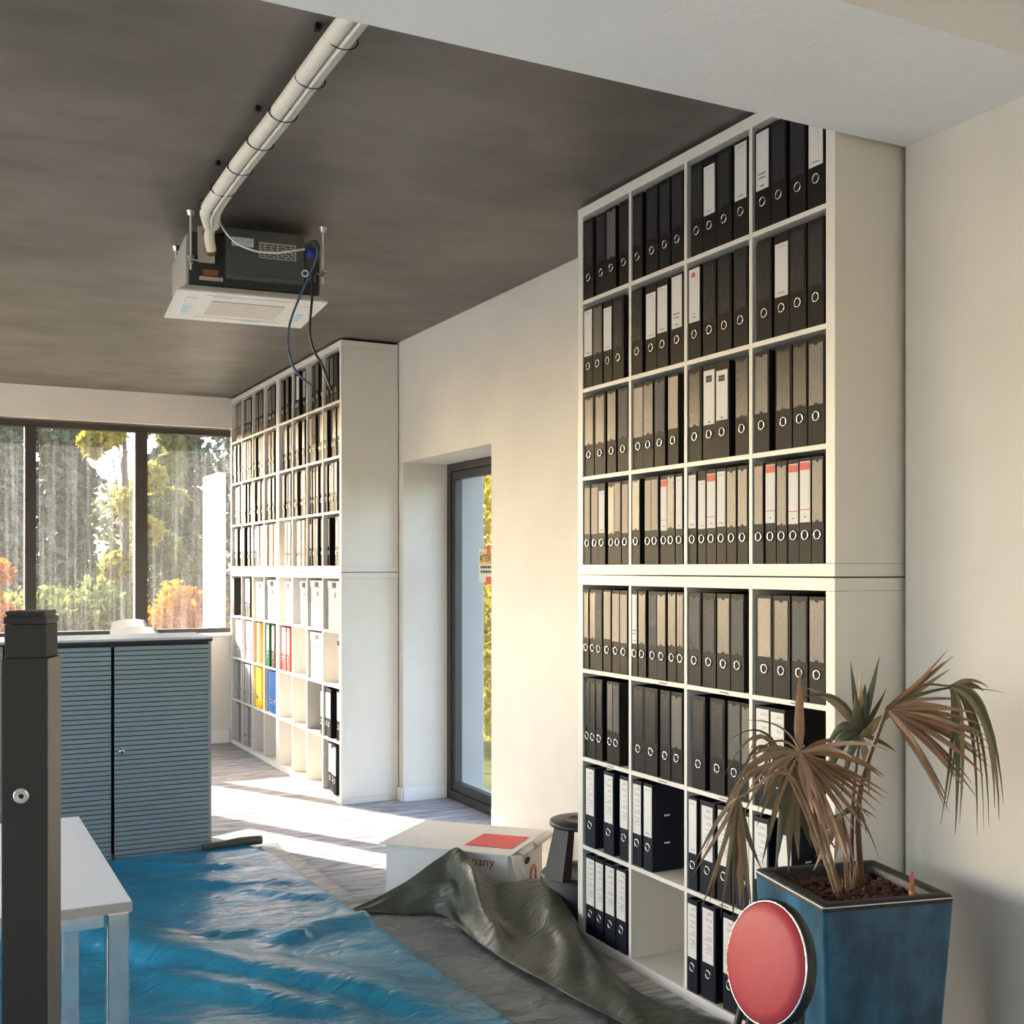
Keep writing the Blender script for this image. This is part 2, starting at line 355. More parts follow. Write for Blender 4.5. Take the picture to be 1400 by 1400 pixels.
# side windows (left wall, back wall)
for nm, lab, args in (('window_2', 'wide side window beside the row of cabinets', [(.6, 4.2), (4.6, 9.1)]), ('window_3', 'wide window behind the near end of the room', None)):
    t = thing(nm, lab, 'window', kind='structure')
    if args:
        for a, b in args:
            k = m1('win_frame')
            for z0, z1 in ((.08, .14), (2.69, 2.75)): k.box(XL - .15, XL - .08, a, b, z0, z1)
            n_ = 4
            for i in range(n_ + 1):
                y = a + (b - a) * i / n_; y = min(max(y, a + .035), b - .035); k.box(XL - .15, XL - .08, y - .035, y + .035, .14, 2.69)
            k.build('frame', t)
            m1('glass_clear').quad((XL - .115, a, .1), (XL - .115, b, .1), (XL - .115, b, 2.72), (XL - .115, a, 2.72)).build('pane', t)
    else:
        k = m1('win_frame')
        for z0, z1 in ((1.3, 1.36), (2.54, 2.6)): k.box(-1.9, 1.0, YBK - .15, YBK - .08, z0, z1)
        for i in range(5):
            x = min(max(-1.9 + .725 * i, -1.865), .965); k.box(x - .035, x + .035, YBK - .15, YBK - .08, 1.36, 2.54)
        k.build('frame', t)
        m1('glass_clear').quad((-1.9, YBK - .115, 1.3), (1.0, YBK - .115, 1.3), (1.0, YBK - .115, 2.6), (-1.9, YBK - .115, 2.6)).build('pane', t)

# glass door in the recess
door = thing('door_1', 'tall black framed glass door set deep in the beige wall', 'door', kind='structure')
XD = 3.05
k = m1('dark_frame'); k.bbox(XD, XD + .07, DY0, DY1, .0, .055); k.bbox(XD, XD + .07, DY0, DY1, DZ - .05, DZ); k.bbox(XD, XD + .07, DY0, DY0 + .055, .055, DZ - .05); k.bbox(XD, XD + .07, DY1 - .055, DY1, .055, DZ - .05)
k.build('frame', door)
k = m1('dark_frame'); a, b, z0, z1 = DY0 + .058, DY1 - .058, .058, DZ - .053
k.bbox(XD + .012, XD + .06, a, b, z0, z0 + .055); k.bbox(XD + .012, XD + .06, a, b, z1 - .05, z1); k.bbox(XD + .012, XD + .06, a, a + .05, z0 + .055, z1 - .05); k.bbox(XD + .012, XD + .06, b - .05, b, z0 + .055, z1 - .05)
k.build('sash', door)
m1('glass_clear').quad((XD + .038, a + .04, z0 + .04), (XD + .038, b - .04, z0 + .04), (XD + .038, b - .04, z1 - .04), (XD + .038, a + .04, z1 - .04)).build('pane', door)
m1('steel').tube([(XD - .03, a + .03, 1.0), (XD - .03, a + .03, 1.12)], .01).tube([(XD - .03, a + .03, 1.06), (XD + .012, a + .03, 1.06)], .008).build('door_handle', door)
# exterior reveal (lining of the recess outside the glass)
tag(m1('ext_render').box(XD + .075, 3.31, DY1 - .006, DY1 - .001, .0, DZ - .01).build('trim_3'), 'pale grey outer reveal seen through the glass door', 'reveal', kind='structure')

# sign on the door glass
def text_mesh(txt, size, matname):
    c = bpy.data.curves.new('lettering', 'FONT'); c.body = txt; c.size = size; c.extrude = .0004; c.resolution_u = 3
    o = bpy.data.objects.new('tmp', c); COL.objects.link(o); dg = bpy.context.evaluated_depsgraph_get()
    me = bpy.data.meshes.new_from_object(o.evaluated_get(dg)); bpy.data.objects.remove(o)
    me.materials.clear(); me.materials.append(MATS[matname]); return me
sg = onx(654, 774, XD + .03); sz1 = onx(654, 751, XD + .03).z; sz0 = onx(654, 796, XD + .03).z
sign = thing('warning_sign', 'yellow ATTENTION notice taped with red tape to the door glass', 'sign', (XD + .034, sg.y, sz0))
sw, sh = .30, sz1 - sz0
m1('sign_paper').box(-.001, .0, -sw, 0, 0, sh).build('paper', sign)
m1('sign_yellow').box(-.002, -.0012, -sw + .012, -.012, sh * .55, sh * .92).build('yellow_band', sign)
RT = Matrix(((0, 0, -1, 0), (-1, 0, 0, 0), (0, 1, 0, 0), (0, 0, 0, 1)))   # text x -> -y, text y -> z, normal -> -x
def place_text(txt, size, matname, parent, loc, sx=1.):
    o = put('lettering', text_mesh(txt, size, matname), parent); o.matrix_local = Matrix.Translation(loc) @ RT @ Matrix.Diagonal((sx, 1, 1, 1)); return o
place_text('ATTENTION', .062, 'sign_black', sign, (-.003, -.018, sh * .62), .8)
k = m1('sign_black')
for j, zz in enumerate((.42, .28)):
    x = .03
    while x < sw - .04:
        l = random.uniform(.012, .03); k.box(-.0022, -.0012, -x - l, -x, sh * zz, sh * zz + .016); x += l + .007
k.build('small_print', sign)
k = m1('tape_red'); k.box(-.003, -.0021, -.165, -.115, sh * .82, sh * 1.12); k.box(-.003, -.0021, -.185, -.105, -.012, sh * .17); k.build('tape', sign)

# exterior: overhang, fin, ground
tag(m1('ext_render').box(XL - .3, 2.9, 10.1, 10.6, 2.80, 2.98).build('trim_4'), 'shallow roof overhang outside the long window', 'overhang', kind='structure')
tag(m1('ext_render').box(XL - 1.5, XL - .25, YBK, 10.0, 2.86, 3.05).build('sun_blocker'), 'unseen overhang added to block direct sun at the side windows', 'overhang', kind='structure')  # unseen overhang, added to keep direct sun out of the side windows
mat('reflector_pale', (.66, .64, .60), .8, noise_amt=.08)
tag(m1('reflector_pale').box(-14, XL - .26, -12, 10.11, -.5, -.12).build('reflector'), 'unseen pale terrace outside the side windows', 'reflector', kind='structure')  # unseen, added so sunlight bounces up to the ceiling and beam
tag(m1('fin_white').bbox(2.30, 2.36, 10.1, 10.725, -.4, 2.335).build('privacy_screen'), 'white sunlit privacy screen standing outside the long window', 'screen')
tag(m1('grass').box(-60, 60, 10.11, 90, -.6, -.4).box(3.42, 60, -30, 10.11, -.6, -.4).box(-60, -14, -30, 10.11, -.6, -.4).box(-14, XL - .26, -30, -12, -.6, -.4).build('ground'), 'grassy ground outside the building', 'ground', kind='structure')

# ================================================================== BOOKCASES
UL, UD, TK, TI = 1.47, .385, .038, .016
PIT = (UL - 2 * TK + TI) / 4
cellw = PIT - TI
def unit_meshes():
    d = {}
    d['side'] = m1('melamine').bbox(.0005, UD - .0005, 0.0005, TK, TK + .0006, UL - TK - .0006, .0012).mesh('side_panel')
    d['top'] = m1('melamine').bbox(0, UD, 0, UL, 0, TK, .002).mesh('end_board')
    d['div'] = m1('melamine').bbox(.001, UD, 0, TI, TK, UL - TK, .0015).mesh('divider')
    d['sh'] = m1('melamine').bbox(.001, UD, .0003, cellw - .0003, 0, TI, .0015).mesh('shelf_board')
    d['back'] = None
    return d
UM = unit_meshes()
def unit(y, z, label, group):
    t = thing('bookcase', label, 'bookcase', (XS, y, z), 0, group)
    for yy in (0, UL - TK): put('side_panel', UM['side'], t, (0, yy, 0))
    put('bottom_board', UM['top'], t); put('top_board', UM['top'], t, (0, 0, UL - TK))
    for k in range(1, 4): put('divider', UM['div'], t, (0, TK + PIT * k - TI, 0))
    for r in range(1, 4):
        for c in range(4): put('shelf_board', UM['sh'], t, (0, TK + PIT * c, TK + PIT * r - TI))
    return t
un = {}
un['nl'] = unit(Y0, 0, 'lower white cube bookcase of binders standing behind the potted palm', 'stacked white bookcases')
un['nu'] = unit(Y0, UL + .004, 'upper white cube bookcase of black binders reaching the white beam', 'stacked white bookcases')
for nm, y, z, lab in (('fal', YA, 0, 'lower white cube bookcase with empty sunlit cubes beside the glass door'), ('fau', YA, UL + .004, 'upper white cube bookcase of binders beside the glass door'),
                      ('fbl', YA + UL, 0, 'lower white cube bookcase with coloured binders next to the window'), ('fbu', YA + UL, UL + .004, 'upper white cube bookcase of binders next to the window')):
    un[nm] = unit(y, z, lab, 'stacked white bookcases')
# little tape labels on the near shelf boards
for c, r in ((0, 1), (1, 1), (0, 2), (1, 2), (2, 2), (3, 2), (1, 3), (2, 3), (0, 3)):
    zz = TK + PIT * r - TI
    k = m1('paper_white').box(-.0012, .0, 0, .06, .003, .013); k.use('paper_text').box(-.0018, -.0012, .006, .052, .006, .010)
    k.build('shelf_label', un['nl'], (.0012, TK + PIT * c + .10, zz))

# ------------------------------------------------------------------ binders
BH, BD = .318, .285
def cover_mesh(name, mn):
    k = m1(mn); t = .05
    k.bbox(0, BD, 0, t, 0, BH, .0015); k.bbox(0, BD, 1 - t, 1, 0, BH, .0015); k.bbox(0, .004, t, 1 - t, 0, BH, .0012)
    return k.mesh(name)
COV = {}
def cover(mn):
    if mn not in COV: COV[mn] = cover_mesh('cover', mn)
    return COV[mn]
RM = Matrix.Rotation(pi / 2, 4, 'Y')
ring_me = m1('ring_metal').torus(.0135, .0022, RM, 18, 6).use('hole_black').lathe([(.0125, -.0002), (.0125, .0002)], 14, M=RM, smooth=False).mesh('finger_ring')
paper_me = m1('paper_block').box(.006, BD - .008, .12, .88, .01, BH - .012).mesh('paper_block')
slot_me = m1('chrome').bbox(0, .026, -.003, 0, 0, .007, .002).mesh('metal_slot')
def label_mesh(kind):
    """unit-width spine label / pocket; y 0..1, z 0..1 , front at -x"""
    k = MB(); base = {'d': 'pocket_dark', 'g': 'pocket_grey', 's': 'pocket_shiny', 'w': 'paper_white', 'c': 'paper_cream', 'r': 'paper_white', 't': 'paper_white', 'k': 'paper_white', 'x': 'paper_white', 'p': 'paper_white'}[kind]
    k.use(base).box(-.0012, 0, 0, 1, 0, 1)
    if kind in 'dgs': # thumb notches
        k.use('binder_black')
        for zc, sg in ((0, 1), (1, -1)):
            n = 8; vs = [(-.0016, .5 + .16 * cos(pi * i / n), zc + sg * .035 * sin(pi * i / n)) for i in range(n + 1)]
            k.add(vs, [tuple(range(n + 1)) if sg < 0 else tuple(range(n, -1, -1))])
    def bar(m, y0, y1, z0, z1): k.use(m).box(-.0017, -.0012, y0, y1, z0, z1)
    if kind == 'r': bar('paper_red', .02, .98, .86, .985); bar('paper_red', .02, .98, .20, .215); bar('paper_text', .4, .6, .08, .10)
    if kind == 'w': bar('paper_text', .25, .75, .06, .075); bar('paper_text', .2, .8, .93, .937)
    if kind == 'k': bar('sign_black', .25, .78, .78, .90); bar('paper_white', .32, .72, .83, .85); bar('paper_text', .4, .6, .03, .06)
    if kind == 'x': bar('paper_red', .42, .75, .84, .93); bar('paper_text', .3, .7, .08, .095); bar('paper_text', .4, .6, .14, .16)
    if kind == 'p': bar('paper_text', .2, .85, .26, .285); bar('paper_text', .25, .8, .19, .215); bar('paper_text', .35, .65, .05, .075)
    if kind == 't':
        rr = random.Random(3); z = .93
        while z > .12:
            bar('paper_text', .12, rr.uniform(.45, .9), z, z + .008); z -= rr.choice((.03, .03, .05, .09))
    return k.mesh('spine_label')
LAB = {q: label_mesh(q) for q in 'dgswcrtkxp'}
DESC = {'d': 'dark clear pocket', 'g': 'grey clear pocket', 's': 'crinkled shiny pocket', 'w': 'white label', 'c': 'cream label', 'r': 'red topped label', 't': 'printed white list', 'k': 'black logo label', 'x': 'red square label', 'p': 'two line label', '-': 'no label'}
ORD = ['first', 'second', 'third', 'fourth', 'fifth', 'sixth', 'seventh', 'eighth']
NUM = ['one', 'two', 'three', 'four', 'five', 'six', 'seven', 'eight']
ROW = ['top row', 'second row', 'third row', 'fourth row', 'fifth row', 'sixth row', 'seventh row', 'bottom row']
nb = 0
def binder(y0, y1, zfloor, lk, colr, label, group, paper=False, slots=False, lean=0., dx=None, low=False):
    """y0 = near (small y) edge, y1 = far edge"""
    global nb; nb += 1
    wd = y1 - y0; rr = random.Random(nb)
    x = XS + (.003 + rr.random() * (.006 if 'palm' in label else .03) if dx is None else dx)
    t = thing('binder', label, 'binder', (x, y0, zfloor + .0006), 0, group)
    if lean: t.rotation_euler = (lean, 0, 0)
    c = put('cover', cover(colr), t); c.scale = (1, wd, 1)
    if lk != '-':
        pw = min(wd - (.006 if 'palm' in label else .016), .060); o = put('spine_label', LAB[lk], t, (-.0002, (wd - pw) / 2, .122 + rr.uniform(-.004, .006)))
        o.scale = (1, pw, .183 if lk not in 'wk' else rr.choice((.165, .183)))
    put('finger_ring', ring_me, t, (-.0014, wd / 2, .086))
    if paper: p = put('paper_block', paper_me, t); p.scale = (1, wd, 1)
    if slots:
        for zz in (.10, .20): put('metal_slot', slot_me, t, (.05, -.0002, zz))
    return t
GAP = .004
def cell_z(row):   # row 0..7 from top -> floor z of the cell
    base = UL + GAP if row < 4 else 0; r = 3 - row % 4
    return base + TK + PIT * r
def ypx(x): return onx(x, 700, XS + .005).y
Z1 = lambda l: [(780 + a / 3.0435, 780 + b / 3.0435, k) for a, b, k in l]
Z8 = lambda l: [(785 + a / 3.782, 785 + b / 3.782, k) for a, b, k in l]
Z4 = lambda l: [(780 + a / 2.258, 780 + b / 2.258, k) for a, b, k in l]
NEAR = {
 (0, 0): Z1([(53, 97, 'd'), (101, 147, 'd'), (150, 190, 'g'), (203, 243, 'd')]), (0, 1): Z1([(257, 298, 'd'), (312, 362, 'd'), (370, 415, 'd'), (421, 470, 'd')]),
 (0, 2): Z1([(500, 549, 'd'), (550, 604, 'w'), (607, 670, 'd'), (678, 738, 'w')]), (0, 3): Z1([(768, 832, 'p'), (836, 900, 'd'), (908, 975, 'd'), (987, 1056, 'w')]),
 (1, 0): Z1([(53, 91, 'w'), (95, 133, 'g'), (135, 171, 'w'), (173, 218, 'd')]), (1, 1): Z1([(255, 300, 'd'), (309, 354, 'w'), (357, 402, 'w'), (414, 468, 'p')]),
 (1, 2): Z1([(490, 542, 'x'), (549, 603, 'd'), (610, 668, 'd'), (681, 738, 'd')]), (1, 3): Z1([(775, 836, 'd'), (847, 908, 'w'), (914, 982, 'd'), (989, 1056, 'd')]),
 (2, 0): Z1([(56, 96, 'g'), (100, 144, 'g'), (152, 188, 'g'), (197, 241, 's')]), (2, 1): Z1([(260, 301, 'c'), (302, 342, 'g'), (351, 394, 's'), (405, 448, 'c')]),
 (2, 2): Z1([(488, 545, 'd'), (550, 602, 'k'), (604, 662, 'k'), (686, 741, 'd')]), (2, 3): Z1([(765, 827, 'g'), (850, 917, 'd'), (926, 984, 'd'), (987, 1056, 'g')]),
 (3, 0): Z1([(60, 84, 'c'), (85, 115, 'c'), (117, 144, 'w'), (153, 180, 'g'), (181, 208, 'c'), (210, 238, 'c')]),
 (3, 1): Z1([(258, 290, 'g'), (305, 333, 'c'), (337, 367, 'c'), (373, 402, 'r'), (403, 434, 'g'), (438, 467, 'w')]),
 (3, 2): Z1([(489, 523, 'w'), (527, 560, 'w'), (566, 605, 'r'), (608, 646, 'w'), (650, 690, 'g'), (697, 739, 'g')]),
 (3, 3): Z1([(766, 804, 'c'), (808, 852, 'r'), (856, 898, 'g'), (902, 947, 'r'), (953, 1001, 'r'), (1006, 1054, 'g')]),
 (4, 0): Z1([(52, 76, 'g'), (77, 102, 'g'), (103, 131, 's'), (137, 168, 'c'), (170, 202, 'c'), (203, 234, 'c')]),
 (4, 1): Z1([(250, 279, 'p'), (283, 314, 'g'), (324, 358, 's'), (361, 398, 'g'), (404, 438, 'g'), (440, 468, 'g')]),
 (4, 2): Z1([(490, 543, 's'), (546, 601, 's'), (611, 665, 'g'), (667, 721, 's')]), (4, 3): Z1([(777, 840, 'c'), (843, 914, 'g'), (922, 987, 's'), (993, 1058, 'g')]),
 (5, 0): Z1([(48, 78, 'd'), (80, 103, 'd'), (104, 130, 'd'), (152, 176, 'g'), (177, 204, 's')]), (5, 1): Z1([(257, 308, 'd'), (309, 361, 'd'), (375, 416, 'd'), (417, 464, 'g')]),
 (5, 2): Z1([(507, 561, 'd'), (577, 637, 'd'), (650, 706, 's'), (708, 743, 'g')]), (5, 3): Z1([(766, 829, 't'), (831, 893, 't')]),
 (6, 0): Z8([(58, 110, 't'), (153, 205, 't'), (232, 276, 't')]), (6, 1): Z8([(290, 344, 't'), (358, 403, 'w')]),
 (6, 2): Z4([(366, 392, 'w'), (400, 446, 't'), (450, 492, 't'), (508, 552, 't')]), (6, 3): Z4([(565, 612, 't'), (638, 682, 'w')]),
 (7, 0): Z8([(58, 102, 't'), (108, 150, 't'), (160, 214, 't'), (216, 268, 't')]), (7, 2): Z4([(360, 392, 't'), (400, 445, 't'), (468, 508, 't'), (512, 552, 't')]),
}
for (r, c), lst in NEAR.items():
    cy1 = Y1 - TK - PIT * c; cy0 = cy1 - cellw; prev = cy1 - .001
    for i, (a, b, lk) in enumerate(lst):
        ya, yb = ypx(a), ypx(b)
        ya = min(ya, prev); yb = max(yb, cy0 + .002)
        if ya - yb < .025: yb = ya - .03
        wd = ya - yb; size = 'wide' if wd > .058 else 'slim'
        slots = i == len(lst) - 1 and yb - cy0 > .05
        binder(yb, ya, cell_z(r), lk, 'binder_black_bluecast' if r >= 6 else 'binder_black',
               f"{size} black binder, {DESC[lk]}, {ORD[i]} in bay {NUM[c]} from door, {ROW[r]}, palm-side shelf", 'black binders on the palm-side bookcase', paper=r >= 4, slots=slots)
        prev = yb - .0015
# grey magazine folder tilted between two binders in the seventh row
ya, yb = ypx(785 + 116 / 3.782), ypx(785 + 150 / 3.782)
binder(yb, ya, cell_z(6), '-', 'binder_grey', 'pale grey unlabelled binder between black ones on palm-side shelf, seventh row', 'black binders on the palm-side bookcase', dx=.05, paper=True)

# far bookcase: columns 1..8 from the door (near) to the window
def far_cell(row, colw): # colw 0 = window end ... 7 = door end ; returns y at window side and door side, z
    u, c = divmod(7 - colw, 4); base = YA + UL * u + TK + PIT * c
    return base + cellw, base, cell_z(row)
def far(row, colw, spec, colr='binder_black', align=0., names=None):
    """spec: string of label kinds, '_' = empty slot; align shifts from window side"""
    y1, y0, z = far_cell(row, colw); n = len(spec); 
    wd = min(.078, (cellw - .006 - align) / n); y = y1 - .002 - align; i = 0
    for q in spec:
        if q != '_':
            co = colr[i] if isinstance(colr, (list, tuple)) else colr
            cn = co.split('_')[1]; cn = 'black' if cn.startswith('black') else cn
            binder(y - wd + .004, y - .0005, z, q if q != '-' else '-', co, f"{cn} binder, {DESC[q]}, {ORD[i]} in bay {NUM[7 - colw]} from door, {ROW[row]}, window-side shelf",
                   'binders on the window-side bookcase', paper=row >= 4)
            i += 1
        y -= wd
R = [['cgcg', 'gccg', 'gggg', 'gsgg', 'gsgd', 'dwcs', 'dwgd', 'sgd_'],
     ['wcgcc', 'cgcwc', 'cgccg', 'cc_cg', 'cdgw_', 'cg_gd', 'cssg', 'csdg'],
     ['ccgccg', 'cgwccc', 'wcgcw', 'ccgcdg', 'cgccwg', 'gccgcd', 'gwdwgw', 'cdwcgd'],
     ['wwww', 'wwwww', None, None, None, None, 'cwc_cw', 'c__wwc']]
for r in range(3):
    for c in range(8): far(r, c, R[r][c])
far(3, 0, 'wwww'); far(3, 1, 'wwwww'); far(3, 2, 'ww---', ['binder_black', 'binder_grey', 'binder_white', 'binder_white', 'binder_cream'])
far(3, 3, '-----', 'binder_beige'); far(3, 4, '-----', 'binder_cream', .13); far(3, 5, '------', ['binder_cream', 'binder_beige', 'binder_cream', 'binder_cream', 'binder_beige', 'binder_cream'])
far(3, 6, 'wwcwcw'); far(3, 7, 'c__wwc')
far(4, 0, 'w___'); far(4, 1, 'www_', 'binder_black', .03)
far(5, 0, 'www', 'binder_grey', .06); far(5, 1, 'ww--', ['binder_white', 'binder_white', 'binder_violet', 'binder_violet'])
far(5, 2, '--__', ['binder_orange', 'binder_orange']); far(5, 3, 'www', ['binder_green', 'binder_green', 'binder_brown'], .04); far(5, 4, 'www_', 'binder_red', .0)
far(6, 0, '---', 'binder_grey'); far(6, 1, '----', 'binder_grey'); far(6, 2, '----', 'binder_yellow'); far(6, 3, '---', 'binder_blue', .03)
far(6, 6, 'w', 'binder_black', .27); far(6, 7, 'ww_w', ['binder_black', 'binder_black', 'binder_black'])
far(7, 0, '--', 'binder_grey', .05); far(7, 1, '----', 'binder_grey'); far(7, 7, 'wwww', 'binder_black', .05)

# storage boxes on the far bookcase
def sbox(row, colw, wd, off, m, label, h=.30, holder=True):
    y1, y0, z = far_cell(row, colw); y = y1 - off - wd
    t = thing('storage_box', label, 'box', (XS + .02, y, z + .0006), 0, 'storage boxes on the window-side bookcase')
    m1(m).bbox(0, .33, .003, wd - .003, 0, h - .05, .003).build('box_body', t)
    m1(m).bbox(-.004, .334, 0, wd, h - .0495, h, .003).build('lid', t)
    m1('hole_black').bbox(-.007, -.0041, wd / 2 - .035, wd / 2 + .035, h - .043, h - .010, .001).build('label_holder', t)
    m1('ring_metal').torus(.014, .003, Matrix.Translation((-.003, wd / 2, h - .09)) @ RM, 12, 5).build('finger_ring', t)
sbox(4, 2, .24, .05, 'box_cream', 'cream lidded storage box, fifth row, third cube from the window', .29)
sbox(4, 3, .27, .03, 'box_grey', 'grey lidded storage box, fifth row, fourth cube from the window', .31)
sbox(4, 4, .17, .10, 'box_cream', 'narrow cream lidded storage box, fifth row, fifth cube from the window', .30)
sbox(4, 5, .18, .13, 'box_grey', 'narrow grey lidded storage box, fifth row, sixth cube from the window', .31)
sbox(4, 6, .31, .01, 'box_grey', 'wide grey lidded storage box, fifth row, second cube from the door', .318)
sbox(4, 7, .27, .05, 'box_grey', 'grey lidded storage box, fifth row, cube next to the door', .318)
sbox(5, 6, .30, .015, 'box_cream', 'cream lidded storage box, sixth row, second cube from the door', .315)
sbox(5, 7, .06, .26, 'box_cream', 'slim cream box at the end of the sixth row next to the door', .30)

# ================================================================== CABINETS
def cabinet(x0, label):
    t = thing('tambour_cabinet', label, 'cabinet', (x0, 6.147, 0), 0, 'grey tambour cabinets')
    W, Dp, Hc = 1.0, .44, 1.112
    k = m1('cab_body'); k.bbox(0, .018, 0, Dp, 0, Hc); k.bbox(W - .018, W, 0, Dp, 0, Hc); k.box(.018, W - .018, Dp - .012, Dp, 0, Hc); k.box(.018, W - .018, .03, Dp - .012, 0, .03); k.box(.018, W - .018, .03, Dp - .012, Hc - .02, Hc)
    k.build('carcass', t)
    k = m1('cab_edge'); k.bbox(-.004, W + .004, -.012, Dp + .004, Hc, Hc + .012); k.use('cab_top').bbox(-.006, W + .006, -.014, Dp + .006, Hc + .0122, Hc + .024, .004); k.build('top_board', t)
    slat = m1('cab_slat').bbox(0, .476, -.006, 0, 0, .0205, .003).mesh('slat')
    for j, xx in enumerate((.016, .508)):
        d = m1('cab_gap').box(xx, xx + .476, .0, .012, .004, Hc - .004).build('door', t)
        n = int((Hc - .012) / .0243)
        for i in range(n): put('slat', slat, d, (xx, -.0004, .006 + i * .0243))
        if j:
            o = m1('steel').lathe([(.016, 0), (.016, .006), (.011, .012), (.005, .013)], 14, M=Matrix.Translation((xx + .035, -.006, .561)) @ Matrix.Rotation(pi / 2, 4, 'X')).use('hole_black').lathe([(.005, .0), (.005, .016)], 8, M=Matrix.Translation((xx + .035, -.006, .561)) @ Matrix.Rotation(pi / 2, 4, 'X')).build('lock', d)
    return t
cabinet(.361, 'grey tambour cabinet with ribbed doors beside the sunlit walkway')
cabinet(-.652, 'grey tambour cabinet next to it, mostly behind the metal post')

# ================================================================== POST
pc = onw(43, 776, 1.65); ang = 0.377
post = thing('partition_post', 'dark grey square metal post with black cap beside the white desk', 'post', (pc.x, pc.y, 0), 0)
post.rotation_euler = (0, 0, -ang)
a = .0314
k = m1('post_metal').bbox(-a, a, -a, a, .012, 1.372, .002); k.build('tube', post)
m1('post_metal').bbox(-a + .003, a - .003, -a + .003, a - .003, 1.3722, 1.4195, .002).build('inner_tube', post)
k = m1('black_plastic').bbox(-a + .002, a - .002, -a + .002, a - .002, 1.42, 1.4305, .0025); k.box(-.026, .026, -.026, .026, 1.4305, 1.433); k.bbox(-a + .004, a - .004, -a + .004, a - .004, 1.433, 1.4385, .002); k.build('end_cap', post)
m1('post_lit_side').bbox(a - .001, a + .0012, -a + .0015, a - .0015, .02, 1.371, .0008).build('lit_side_plate', post)  # paler plate paints the light falling on the post's right side
MX = Matrix.Translation((-.004, -a, 1.178)) @ Matrix.Rotation(pi / 2, 4, 'X')
m1('steel').lathe([(.0115, 0), (.0115, .001), (.0095, .0025), (.006, .0015), (.003, .0012)], 18, M=MX).use('hole_black').lathe([(.0036, .0), (.0036, .0021)], 6, M=MX, smooth=False).build('bolt', post)
m1('black_plastic').bbox(-.11, .11, -.11, .11, 0, .012, .004).build('base_plate', post)

# ================================================================== DESK
desk = thing('white_desk', 'white topped desk with chrome legs standing on the blue sheet', 'desk', (0, 0, 0))
dx1, dy0, dy1 = .424, 2.726, 3.73; dx0 = -1.15; ft = .010
m1('desk_top').bbox(dx0, dx1, dy0, dy1, .7165, .74, .0015).build('tabletop', desk)
m1('desk_edge').bbox(dx0 - .001, dx1 + .001, dy0 - .002, dy0 - .0002, .7168, .7385, .0005).build('edge_band', desk)
for x in (dx0 + .005, dx1 - .053):
    for y in (dy0 + .004, dy1 - .054): m1('chrome').bbox(x, x + .048, y, y + .048, ft, .7163, .003).build('leg', desk)
for y in (dy0 + .01, dy1 - .05): m1('chrome').bbox(dx0 + .056, dx1 - .056, y + .01, y + .03, .68, .7162, .003).build('rail', desk)

# ================================================================== TARPS
def hash_noise(x, y, s, seed=0): return noise.noise(Vector((x * s + seed, y * s, seed * 1.7)))
def ridge(x, y, A, B, wn, wf, h):
    """asymmetric fold along A-B : wn = width on the near side, wf = width on the far side"""
    d = B - A; L = d.length; d /= L; n = Vector((-d.y, d.x)); p = Vector((x, y)) - A
    s = p.dot(d) / L; q = p.dot(n) + .03 * noise.noise(Vector((s * 4, A.x, A.y)))
    if s < -.15 or s > 1.15: return 0
    e = 1 - max(0, abs(s - .5) - .4) / .25; e = max(0, min(1, e))
    wd = wf if q > 0 else wn
    t = abs(q) / wd
    return 0 if t > 1 else h * e * (cos(pi * t) * .5 + .5)
def P2(x, y): v = onz(x, y); return Vector((v.x, v.y))
BR = [(P2(0, 1275), P2(560, 1385), .10, .30, .055), (P2(380, 1292), P2(520, 1262), .10, .16, .035), (P2(180, 1219), P2(400, 1215), .08, .15, .028), (P2(180, 1300), P2(360, 1280), .05, .2, .02),
      (P2(150, 1190), P2(330, 1192), .06, .12, .022), (P2(200, 1345), P2(480, 1400), .10, .2, .035), (P2(330, 1225), P2(460, 1238), .05, .12, .018), (P2(120, 1420), P2(600, 1440), .1, .2, .03)]
def blue_h(x, y):
    h = .012 + .007 * hash_noise(x, y * 1.6, 3.2, 5) + .0035 * abs(hash_noise(x * .8 + y * .5, y * 1.5 - x * .3, 8, 9)) + .002 * hash_noise(x, y * 2, 17, 2)
    for A, B, a, b, hh in BR: h += ridge(x, y, A, B, a, b, hh)
    return h
def grid_obj(name, fx, nu, nv, m):
    vs = [fx(i / nu, j / nv) for j in range(nv + 1) for i in range(nu + 1)]
    fs = [(j * (nu + 1) + i, j * (nu + 1) + i + 1, (j + 1) * (nu + 1) + i + 1, (j + 1) * (nu + 1) + i) for j in range(nv) for i in range(nu)]
    return m1(m).add(vs, fs, True).build(name)
def blue_f(u, v):
    y = .3 + v * (6.13 - .3)
    right = 1.775 - .042 * (y - 2.0) + .012 * hash_noise(0, y, 2.5, 3)
    if y > 5.9: right -= (y - 5.9) * .25
    x = -1.4 + u * (right + 1.4)
    yy = y + (.05 * hash_noise(x, 0, 2.2, 8) - .02) * (v ** 6)
    # keep the sheet under the cabinets' front
    return (x, min(yy, 6.12), .010 + blue_h(x, yy) * (1 if x < right - .02 else .5))
bt = grid_obj('plastic_sheet', blue_f, 130, 200, 'tarp_blue')
tag(bt, 'wrinkled blue plastic sheet spread over the carpet', 'plastic sheet')

